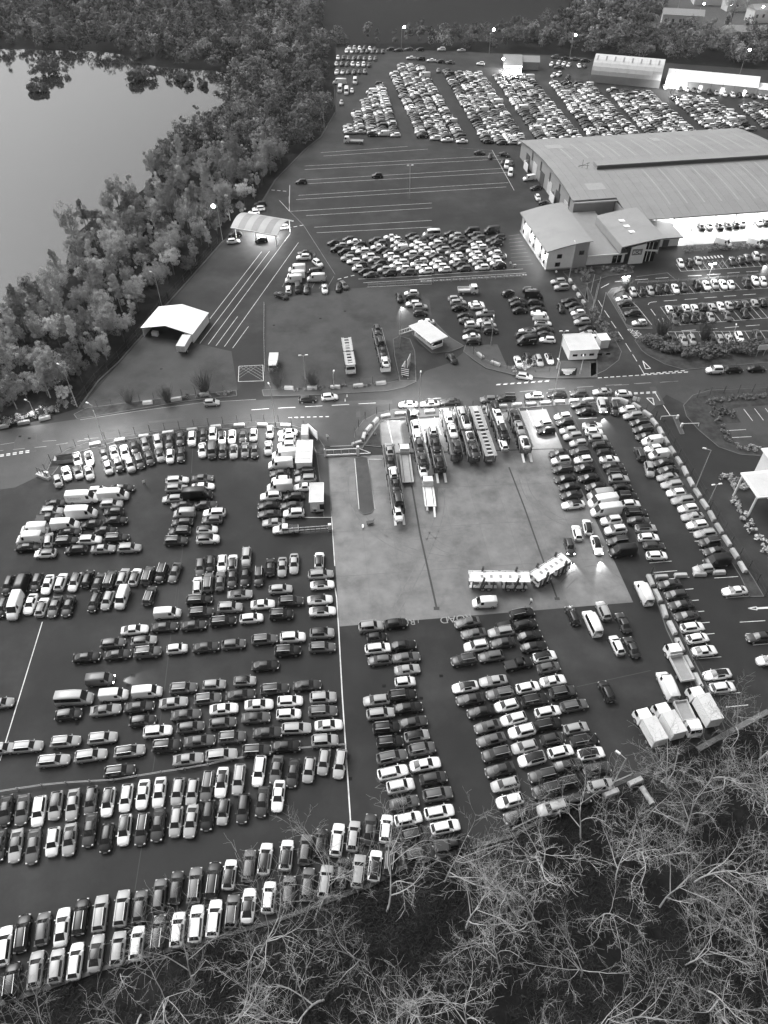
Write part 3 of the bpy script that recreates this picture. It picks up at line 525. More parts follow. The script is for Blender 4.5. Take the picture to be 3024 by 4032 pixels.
e,L=cabin('portable_cabin',(-14.55,102.61),(-12.02,102.74),5.3,2.6,'roof_pale','smaller white portable cabin with air conditioner at lane side')
MB().box((.9,-.3,.9),(.9,.5,.8)).build('air_conditioner','pale_metal',e); MB().tube((.9,-.56,.9),(.9,-.6,.9),.3,.3,12).build('fan_grille','dark_metal',e); MB().box((2.3,-.02,1.3),(.9,.08,1.4)).build('window','glass',e); MB().box((L+.05,2,1.1),(.06,.9,2.1)).build('door','pale_metal',e)
e,L=cabin('flat_roofed_hut',(46.05,155.78),(53.25,156.39),7.2,2.7,'roof_pale','white flat-roofed hut beside the access road junction','hut')
for k in range(5): f=MB().box((1.4+k*2.1,-.04,1.35),(1.2,.08,.6)).build('window','dark_metal',e); MB().box((1.4+k*2.1,-.09,1.35),(1.0,.03,.45)).build('pane','glass',f)
e2,L2=cabin('small_cabin',(54.76,160.73),(57.01,161.07),3.0,2.4,'marquee','small white cabin at the end of the flat-roofed hut')
k0,k1,k2=Vector((7.39,166.99)),Vector((12.08,159.75)),Vector((17.23,162.95)); ex=k1-k0; L=ex.length; ang=math.atan2(ex.y,ex.x); Dk=3.6
kio=empty('gatehouse',(k0.x,k0.y,0),ang,'glazed gatehouse with overhanging white roof on its kerbed island','gatehouse')
MB().box((L/2,.5,.5),(L-.6,.12,1.0)).build('dado_wall','wall_white',kio); MB().box((L/2,Dk,1.4),(L-.6,.12,2.8)).build('rear_wall','wall_white',kio)
for x in (.35,L-.35): MB().box((x,Dk/2+.25,.5),(.12,Dk-.7,1.0)).build('end_wall','wall_white',kio); MB().box((x,Dk/2+.25,1.85),(.06,Dk-.8,1.6)).build('end_glazing','glass',kio)
for k in range(6): MB().box((.75+(L-1.5)*(k+.5)/6,.5,1.85),((L-1.5)/6-.1,.06,1.6)).build('pane','glass',kio)
for k in range(7): MB().box((.75+(L-1.5)*k/6,.5,1.85),(.1,.12,1.62)).build('mullion','white_metal',kio)
MB().box((L/2,Dk/2,2.85),(L+1.0,Dk+1.8,.3)).build('roof','marquee',kio); MB().box((L/2,Dk/2,3.03),(L+.6,Dk+1.4,.06)).build('roof_deck','roof_pale',kio)
MB().box((L*.6,1.2,2.6),(2.5,.4,.08)).build('ceiling_light','lamp_on',kio)
# canopy building at the right edge
q=[Vector((*(70.97,107.15),0)),Vector((*(71.75,101.24),0))]
rb=empty('portico_building',(q[1].x,q[1].y,0),math.atan2((q[0]-q[1]).y,(q[0]-q[1]).x)-R(90),'white portico on tall columns at the right edge','portico')
Lc=(q[0]-q[1]).length
for y in (0,Lc): MB().tube((0,y,0),(0,y,5.6),.22,.22,10).build('column','white_metal',rb)
MB().box((3.2,Lc/2,5.75),(7,Lc+1.2,.3)).build('canopy_slab','marquee',rb); MB().box((3.2,Lc/2-.2,5.93),(6.2,Lc+.2,.06)).build('canopy_roof','roof_pale',rb)
MB().box((10.5,2,3.6),(8,18,7.2)).build('main_block','wall_white',rb); MB().box((10.3,2,7.3),(8.8,18.8,.25)).build('roof','marquee',rb); MB().box((6.45,-2.2,1.4),(.1,3.4,2.6)).build('glazed_door','glass',rb)
MB().box((6.4,-6.6,2.2),(.1,1.2,.3)).build('wall_lamp','lamp_soft',rb)
# far buildings
def barrel(name,p0,p1,depth,e,r,label,cat,n=12,m='roof_pale',seg=8):
    p0,p1=Vector(p0),Vector(p1); d=p1-p0; L=d.length; o=empty(name,(p0.x,p0.y,0),math.atan2(d.y,d.x),label,cat)
    for i in range(seg):
        P=[];F=[]; a=L*i/seg; b=L*(i+1)/seg-.04
        for k in range(n+1):
            t=k/n; y=depth*(1-math.cos(math.pi*t))/2; z=e+(r-e)*math.sin(math.pi*t); P+=[(a,y,z),(b,y,z)]
        F=[(2*k,2*k+1,2*k+3,2*k+2) for k in range(n)]
        MB().add(P,F).build('roof_panel',m,o)
        if seg>4: curved_=MB().add([(a+L/seg*.3,depth*.22,e+(r-e)*.82),(a+L/seg*.48,depth*.22,e+(r-e)*.82),(a+L/seg*.48,depth*.4,e+(r-e)*.99),(a+L/seg*.3,depth*.4,e+(r-e)*.99)],[(0,1,2,3)]); curved_.v=[(x,y-.1,z+.14) for x,y,z in curved_.v]; curved_.build('skylight','roof_sheet',o)
    MB().box((L/2,.1,e/2),(L,.2,e)).build('front_wall','wall_sheet',o)
    for x in (0,L): 
        P=[(x,0,0),(x,depth,0)]+[(x,depth*(1+math.cos(math.pi*k/10))/2,e+(r-e)*math.sin(math.pi*k/10)-.05) for k in range(11)]
        MB().add(P,[tuple(range(len(P)))]).build('end_wall','wall_sheet',o)
    return o,L
barrel('arched_hangar',(96.57,386.27),(126.47,376.28),17,3.2,9.5,'grey arched hangar with skylights beside the far wood','hangar')
p0,p1=Vector((129.11,376.93)),Vector((166.72,363.94)); d=p1-p0; L=d.length
mq=empty('long_marquee',(p0.x,p0.y,0),math.atan2(d.y,d.x),'long white clear-span marquee joined to the arched hangar','marquee')
for i in range(8):
    a=L*i/8; b=L*(i+1)/8-.06
    MB().add([(a,-.2,3.6),(b,-.2,3.6),(b,7,6.4),(a,7,6.4)],[(0,1,2,3)]).build('roof_panel','marquee',mq); MB().add([(a,7,6.4),(b,7,6.4),(b,14,3.6),(a,14,3.6)],[(0,1,2,3)]).build('roof_panel','marquee',mq)
    MB().box(((a+b)/2,0,1.8),(b-a,.1,3.6)).build('wall_panel','wall_white',mq); MB().box((a,-.1,1.8),(.15,.15,3.6)).build('post','galv',mq)
for x in (0,L): MB().add([(x,0,0),(x,14,0),(x,14,3.6),(x,7,6.4),(x,0,3.6)],[(0,1,2,3,4)]).build('end_wall','marquee',mq)
for k in range(4): MB().box((L*(.15+.24*k),-.16,1.1),(1,.08,2.1)).build('door','lamp_soft',mq)  # door panels given a glow for the floodlight reflections on the marquee
mq2=empty('low_marquee',(166.59,363.18),math.atan2(d.y,d.x),'lower white marquee continuing past the long one','marquee'); MB().box((11,5,1.6),(22,10,3.2)).build('wall','wall_white',mq2); MB().box((11,5,3.3),(22.4,10.4,.2)).build('roof','marquee',mq2)
p0,p1=Vector((58.25,401.90)),Vector((66.09,401.29)); d=p1-p0; L=d.length
sh=empty('valeting_shed',(p0.x,p0.y,0),math.atan2(d.y,d.x),'floodlit pale-roofed shed at the top of the packed fields','shed')
MB().add([(-.8,-.6,3.0),(L+.6,-.6,3.0),(L+.6,8,5.6),(-.8,8,5.6)],[(0,1,2,3)]).build('roof_sheet','roof_sheet',sh); MB().add([(-.8,8,5.6),(L+.6,8,5.6),(L+.6,17,3.6),(-.8,17,3.6)],[(0,1,2,3)]).build('roof_sheet','roof_sheet',sh)
MB().box((L/2,8,1.5),(L,.2,3)).build('back_wall','wall_white',sh); 
for x in (0,L/2,L): MB().tube((x,0,0),(x,0,3.2),.15,.15,6).build('column','white_metal',sh)
MB().add([(L+.3,0,0),(L+.3,16,0),(L+.3,16,3.5),(L+.3,8,5.4),(L+.3,0,3)],[(0,1,2,3,4)]).build('end_wall','wall_sheet',sh); MB().box((L+4.5,9,1.7),(8.5,8,3.4)).build('side_block','wall_sheet',sh); MB().add([(L+.2,4.5,3.4),(L+9.2,4.5,3.4),(L+9.2,9,5.2),(L+.2,9,5.2)],[(0,1,2,3)]).add([(L+.2,9,5.2),(L+9.2,9,5.2),(L+9.2,13.5,3.4),(L+.2,13.5,3.4)],[(0,1,2,3)]).build('side_roof','roof_sheet',sh)
for k in range(3): MB().box((L*(.2+.3*k),1.2,3.0),(1.6,.4,.12)).build('strip_light','lamp_on',sh)
area(sh,(L/2,1.5,2.9),L,2,16000)
# town edge at the top right
for k,(p,w,dp,h,lab) in enumerate((((168.20,488.35),22,10,6,'dim pale workshop in the lit town edge, one on the left'),((205.38,543.59),26,12,7,'dim pale block at the town edge near the frame top'),((196.70,453.65),30,9,5.5,'long pale building with dark windows at the right frame edge'),((212.93,527.64),12,9,6,'small house between the two far street lamps'),((218.83,499.07),14,9,6.5,'gabled house at the far right corner'))):
    e=empty('far_building',p,R(-14+6*k),lab,'building','buildings at the town edge')
    MB().box((0,dp/2,h/2),(w,dp,h)).build('wall','pale_metal',e); MB().add([(-w/2-.4,-.4,h),(w/2+.4,-.4,h),(w/2+.4,dp/2,h+2.2),(-w/2-.4,dp/2,h+2.2),(w/2+.4,dp+.4,h),(-w/2-.4,dp+.4,h)],[(0,1,2,3),(3,2,4,5),(1,4,2),(0,3,5)]).build('roof','roof_sheet',e)
    for j in range(int(w/4)): MB().box((-w/2+2+4*j,-.05,h*.55),(1.3,.1,1.6)).build('window','wall_dark',e)
sheet('town_ground',[(147.98,486.25),(172.56,533.68),(174.59,586.50),(327.60,586.50),(258.24,440.00),(203.81,463.15),(185.91,469.99)],.02,'pavement','lit yards and streets of the town edge')

# ------------------------------------------------------------------ vehicles
SHADE={'w':(.80,'white'),'l':(.34,'silver'),'g':(.10,'mid-grey'),'d':(.036,'dark grey'),'k':(.009,'black')}
KIND={'h':('hatchback_car','hatchback','hatchback'),'s':('saloon_car','saloon','saloon car'),'e':('estate_car','estate','estate car'),'u':('suv','SUV','SUV'),'m':('city_car','small car','small car'),
 'v':('small_van','small van','van'),'V':('panel_van','panel van','van'),'X':('high_roof_van','high-roofed van','van'),'p':('pickup_truck','pickup','pickup'),'b':('minibus','minibus','minibus')}
def T_(x,w,zb,zt,wr,f=''): return (x,w,zb,zt,wr,f)
SPEC={
'h':(1.77,.33,1.28,-1.30,[T_(-2.12,.80,.55,.62,.70),T_(-2.08,.92,.82,.90,.74),T_(-2.0,.96,.93,1.0,.74,'R'),T_(-1.58,.99,.95,1.38,.66,'S'),T_(-.9,1,.94,1.46,.68,'S'),T_(0,1,.92,1.47,.69,'S'),T_(.42,1,.91,1.42,.67,'F'),T_(1.08,.99,.90,.99,.79),T_(1.3,.98,.86,.93,.79),T_(1.8,.93,.74,.82,.74),T_(2.05,.84,.60,.67,.66),T_(2.13,.70,.46,.5,.58)]),
's':(1.81,.33,1.42,-1.40,[T_(-2.35,.78,.58,.64,.68),T_(-2.30,.90,.84,.93,.74),T_(-1.78,.96,.93,1.03,.76,'R'),T_(-.95,1,.94,1.39,.65,'S'),T_(-.3,1,.93,1.43,.68,'S'),T_(.32,1,.91,1.39,.66,'F'),T_(1.08,.99,.90,.98,.8),T_(1.35,.98,.86,.92,.8),T_(2.0,.93,.73,.80,.74),T_(2.28,.82,.6,.66,.64),T_(2.36,.68,.46,.5,.56)]),
'e':(1.81,.33,1.42,-1.38,[T_(-2.36,.80,.58,.64,.70),T_(-2.31,.92,.86,.95,.75),T_(-2.22,.96,.94,1.02,.75,'R'),T_(-1.85,.98,.95,1.40,.67,'S'),T_(-1.0,1,.94,1.47,.69,'S'),T_(.1,1,.92,1.47,.69,'S'),T_(.45,1,.91,1.42,.67,'F'),T_(1.12,.99,.90,.98,.8),T_(1.38,.98,.86,.92,.8),T_(2.0,.93,.74,.81,.74),T_(2.28,.83,.6,.66,.65),T_(2.36,.68,.46,.5,.56)]),
'u':(1.86,.37,1.36,-1.34,[T_(-2.22,.82,.65,.72,.74),T_(-2.18,.93,.95,1.05,.78),T_(-2.08,.97,1.06,1.14,.78,'R'),T_(-1.75,.99,1.07,1.58,.69,'S'),T_(-.9,1,1.06,1.68,.71,'S'),T_(.1,1,1.05,1.68,.71,'S'),T_(.45,1,1.04,1.62,.70,'F'),T_(1.05,.99,1.03,1.12,.82),T_(1.3,.98,1.0,1.08,.82),T_(1.9,.94,.9,.98,.78),T_(2.15,.86,.72,.8,.7),T_(2.23,.74,.55,.6,.62)]),
'm':(1.70,.30,1.15,-1.15,[T_(-1.84,.80,.55,.62,.72),T_(-1.80,.92,.84,.92,.77),T_(-1.72,.96,.95,1.02,.77,'R'),T_(-1.45,.99,.97,1.40,.70,'S'),T_(-.7,1,.96,1.48,.72,'S'),T_(.1,1,.94,1.48,.72,'S'),T_(.42,1,.93,1.42,.70,'F'),T_(.9,.99,.92,1.0,.82),T_(1.1,.98,.88,.95,.82),T_(1.6,.93,.76,.84,.76),T_(1.8,.84,.6,.66,.68),T_(1.85,.74,.46,.5,.6)]),
'v':(1.88,.34,1.5,-1.45,[T_(-2.35,.93,1.05,1.70,.78),T_(-2.3,.97,1.10,1.86,.82),T_(-1.0,1,1.10,1.90,.84),T_(.35,1,1.08,1.90,.84,'S'),T_(.95,1,1.06,1.82,.80,'F'),T_(1.6,.99,1.04,1.14,.84),T_(1.8,.97,.98,1.06,.82),T_(2.2,.92,.84,.92,.76),T_(2.35,.82,.6,.66,.7),T_(2.4,.72,.46,.5,.6)]),
'V':(2.0,.35,1.75,-1.6,[T_(-2.65,.94,1.2,2.05,.82),T_(-2.6,.98,1.25,2.2,.86),T_(-1.0,1,1.25,2.25,.87),T_(.7,1,1.22,2.24,.86,'S'),T_(1.25,1,1.2,2.12,.82,'F'),T_(1.95,.99,1.16,1.28,.86),T_(2.2,.97,1.06,1.14,.84),T_(2.55,.92,.88,.96,.78),T_(2.7,.82,.6,.66,.7),T_(2.74,.74,.46,.5,.62)]),
'X':(2.05,.36,2.1,-1.9,[T_(-3.1,.94,1.35,2.3,.84),T_(-3.05,.98,1.4,2.42,.88),T_(-1.0,1,1.4,2.48,.89),T_(1.1,1,1.32,2.45,.87,'S'),T_(1.7,1,1.25,2.28,.82,'F'),T_(2.45,.99,1.2,1.32,.86),T_(2.7,.97,1.08,1.16,.84),T_(2.98,.92,.9,.98,.78),T_(3.1,.82,.6,.66,.7),T_(3.14,.74,.46,.5,.62)]),
'b':(2.0,.35,1.9,-1.75,[T_(-2.9,.94,1.2,2.1,.8,''),T_(-2.84,.98,1.22,2.3,.84,'S'),T_(-1.2,1,1.22,2.38,.86,'S'),T_(.2,1,1.2,2.38,.86,'S'),T_(1.4,1,1.18,2.2,.82,'F'),T_(2.15,.99,1.14,1.26,.86),T_(2.4,.97,1.04,1.12,.84),T_(2.75,.92,.88,.96,.78),T_(2.9,.82,.6,.66,.7),T_(2.94,.74,.46,.5,.62)]),
'p':(1.86,.38,1.65,-1.55,[T_(-2.65,.92,.9,1.05,.9),T_(-2.6,.97,1.0,1.08,.92,'B'),T_(-.72,.99,1.02,1.08,.9,'R'),T_(-.55,.99,1.04,1.72,.70,'S'),T_(.3,1,1.03,1.78,.72,'S'),T_(.62,1,1.02,1.70,.70,'F'),T_(1.25,.99,1.01,1.10,.82),T_(1.5,.98,.98,1.06,.82),T_(2.3,.94,.9,.97,.78),T_(2.6,.85,.68,.74,.7),T_(2.66,.74,.5,.55,.62)]),
}
def car_faces(code):
    W,rw,xf,xr,st=SPEC[code]; w2=W/2; n=17; V=[]; out={'body':[], 'windscreen':[], 'rear_window':[], 'wl':[], 'wr':[], 'roof':[], 'under':[], 'bed':[]}
    for (x,w,zb,zt,wr,f) in st:
        e=len(V)//17; q_={0:.82,1:.95,len(st)-1:.76,len(st)-2:.93}.get(e,1.) if code not in 'vVXb' or e>1 else .97
        ww=w2*w*q_; wt=w2*wr*q_*((.9 if code in 'hseum' else .97) if zt-zb>.25 else .96); zs=.24+.02*(1-w)*5; up=zt-zb
        half=[(ww*.84,.20),(ww*.97,.32),(ww,.32+(zb-.32)*.5),(ww*.965,zb),(ww*.955+(wt-ww*.955)*.14,zb+up*.12),(wt+(ww*.955-wt)*.12,zb+up*.86),(wt,zt),(wt*.55,zt+.035)]
        V+=[(x,y,z) for y,z in half]+[(x,0,zt+.05)]+[(x,-y,z) for y,z in half[::-1]]
    for i in range(len(st)-1):
        f=st[i][5]
        for k in range(n-1):
            a,b=i*n+k,(i+1)*n+k; face=(a,a+1,b+1,b)
            j=k if k<8 else 15-k   # mirrored segment index
            t='body'
            if j==0: t='under'
            elif j==4 and f=='S': t='wl' if k<8 else 'wr'
            elif j>=6 and f=='F': t='windscreen'
            elif j>=6 and f=='R': t='rear_window'
            elif j>=6 and f=='S': t='roof'
            elif j>=6 and f=='B': t='bed'
            out[t].append(face)
    m=len(st)-1
    out['body']+=[tuple(range(n)),tuple(m*n+k for k in range(n-1,-1,-1))]
    out['under'].append(tuple([0]+[n*i for i in range(1,m+1)]+[n*i+n-1 for i in range(m,-1,-1)]))
    return V,out
def sub(V,faces):
    idx={}; vs=[]; fs=[]
    for f in faces:
        q=[]
        for i in f:
            if i not in idx: idx[i]=len(vs); vs.append(V[i])
            q.append(idx[i])
        fs.append(tuple(q))
    return vs,fs
def wheel_mesh(r,w=.22,n=14):
    mb=MB(); mb.tube((0,-w/2,0),(0,w/2,0),r,r,n,0)
    return mb.mesh('wheel',['tyre'])
RIM={}
def rim_mesh(r,w=.22,n=14):
    if (r,w) not in RIM: RIM[(r,w)]=MB().tube((0,-w/2-.014,0),(0,w/2+.014,0),r*.66,r*.6,n).mesh('rim',['alloy'])
    return RIM[(r,w)]
PROTO={}
def full_parts(code,dark,lit):
    key=(code,dark,lit)
    if key in PROTO: return PROTO[key]
    W,rw,xf,xr,st=SPEC[code]; V,F=car_faces(code); parts=[]
    mb=MB(); vs,fs=sub(V,F['body']+([] if dark else F['roof'])+F['under']); nu=len(F['under']); mb.add(vs,fs)
    mb.m=[0]*(len(fs)-nu)+[1]*nu
    body=mb.mesh('body',['car_paint','trim'],True)
    for nm,k in (('windscreen','windscreen'),('rear_window','rear_window'),('side_window','wl'),('side_window','wr'),('load_bed','bed')):
        if F[k]: vs,fs=sub(V,F[k]); parts.append((nm,MB().add(vs,fs).mesh(nm,['glass' if nm!='load_bed' else 'trim'],True),(0,0,0)))
    if dark and F['roof']: vs,fs=sub(V,F['roof']); parts.append(('roof_panel',MB().add(vs,fs).mesh('roof_panel',['glass'],True),(0,0,0)))
    wm=wheel_mesh(rw)
    for x in (xf,xr):
        for s in (-1,1): parts.append(('wheel',wm,(x,s*(W/2-.10),rw)))
    xe=st[-2][0]; ze=st[-2][2]
    hm=MB().box((0,0,0),(.30,.34,.12),0,0,.7).mesh('headlight',['lens_lit' if lit else 'lens']); tm=MB().box((0,0,0),(.14,.34,.18)).mesh('tail_light',['tail_lens'])
    for s in (-1,1):
        parts.append(('headlight',hm,(st[-3][0]*.45+xe*.55,s*(W/2*.70),ze+.05))); parts.append(('tail_light',tm,(st[1][0]-.01,s*W/2*.74,st[1][2]-.04)))
    xm=[q[0] for q in st if q[5]=='F'][0]+.5; zm=[q[2] for q in st if q[5]=='F'][0]+.12
    mm=MB().box((0,0,0),(.11,.15,.11)).mesh('door_mirror',['car_paint'])
    for s in (-1,1): parts.append(('door_mirror',mm,(xm,s*(W/2+.05),zm)))
    if code in 'e' or (code=='u' and not dark):
        rm=MB().box((0,0,0),(2.3,.05,.06)).mesh('roof_rail',['alloy'])
        for s in (-1,1): parts.append(('roof_rail',rm,(-.75,s*W/2*.64,st[4][3]+.06)))
    pm=MB().box((0,0,0),(.03,.52,.11)).mesh('number_plate',['lens']); parts.append(('number_plate',pm,(st[0][0]-.02,0,.56))); parts.append(('number_plate',pm,(st[-1][0]+.02,0,.40)))
    PROTO[key]=(body,parts); return PROTO[key]
def simple_geo(code,dark):
    W,rw,xf,xr,st=SPEC[code]; V,F=car_faces(code); mb=MB(); mb.v=list(V)
    for k,mi in (('body',0),('roof',1 if dark else 0),('under',2),('windscreen',1),('rear_window',1),('wl',1),('wr',1),('bed',2)):
        mb.f+=F[k]; mb.m+=[mi]*len(F[k])
    for x in (xf,xr):
        for s in (-1,1): mb.tube((x,s*(W/2-.2),rw),(x,s*(W/2+.01),rw),rw,rw,8,2); mb.tube((x,s*(W/2+.01),rw),(x,s*(W/2+.02),rw),rw*.6,rw*.6,8,3)
    return mb
def simple_mesh(code,dark):
    key=('simple',code,dark)
    if key not in PROTO: PROTO[key]=simple_geo(code,dark).mesh('car',['car_paint','glass','trim','alloy'],True)
    return PROTO[key]
def spot(loc,rz,power,tilt=78,cone=50,parent=None):
    l=bpy.data.lights.new('headlight_beam','SPOT'); l.energy=power; l.spot_size=R(cone); l.spot_blend=.6; l.shadow_soft_size=.1
    o=bpy.data.objects.new('headlight_beam',l); COL.objects.link(o); o.location=loc; o.rotation_euler=(R(tilt),0,rz-R(90)); o.parent=parent
def add_car(x,y,ang,code,level,label,group,z=0.,pitch=0.):
    sh,ty=code[0],code[1]; dark='r' in code[2:]; lit='L' in code[2:]
    nm,word,cat=KIND[ty]; v=SHADE[sh][0]*random.uniform(.85,1.12); v=min(v,.86); sc=random.uniform(.89,.985); sy=random.uniform(.92,.975)
    rot=(0,-pitch,R(ang)+random.uniform(-.02,.02))
    if level==1:
        body,parts=full_parts(ty,dark,lit); o=place(nm,body,None,(x,y,z+.03),rot,v,(sc,sy,random.uniform(.95,1.05)))
        for pn,me,loc in parts:
            q=place(pn,me,o,loc,(0,0,0),v)
            if pn=='wheel': place('rim',rim_mesh(SPEC[ty][1]),q)
    else: o=place(nm,simple_mesh(ty,dark),None,(x,y,z+.03),rot,v,(sc,sy,random.uniform(.97,1.03)))
    tag(o,label,cat,group)
    if lit: spot((x+2.6*math.cos(R(ang)),y+2.6*math.sin(R(ang)),.7),R(ang),2600)
    return o
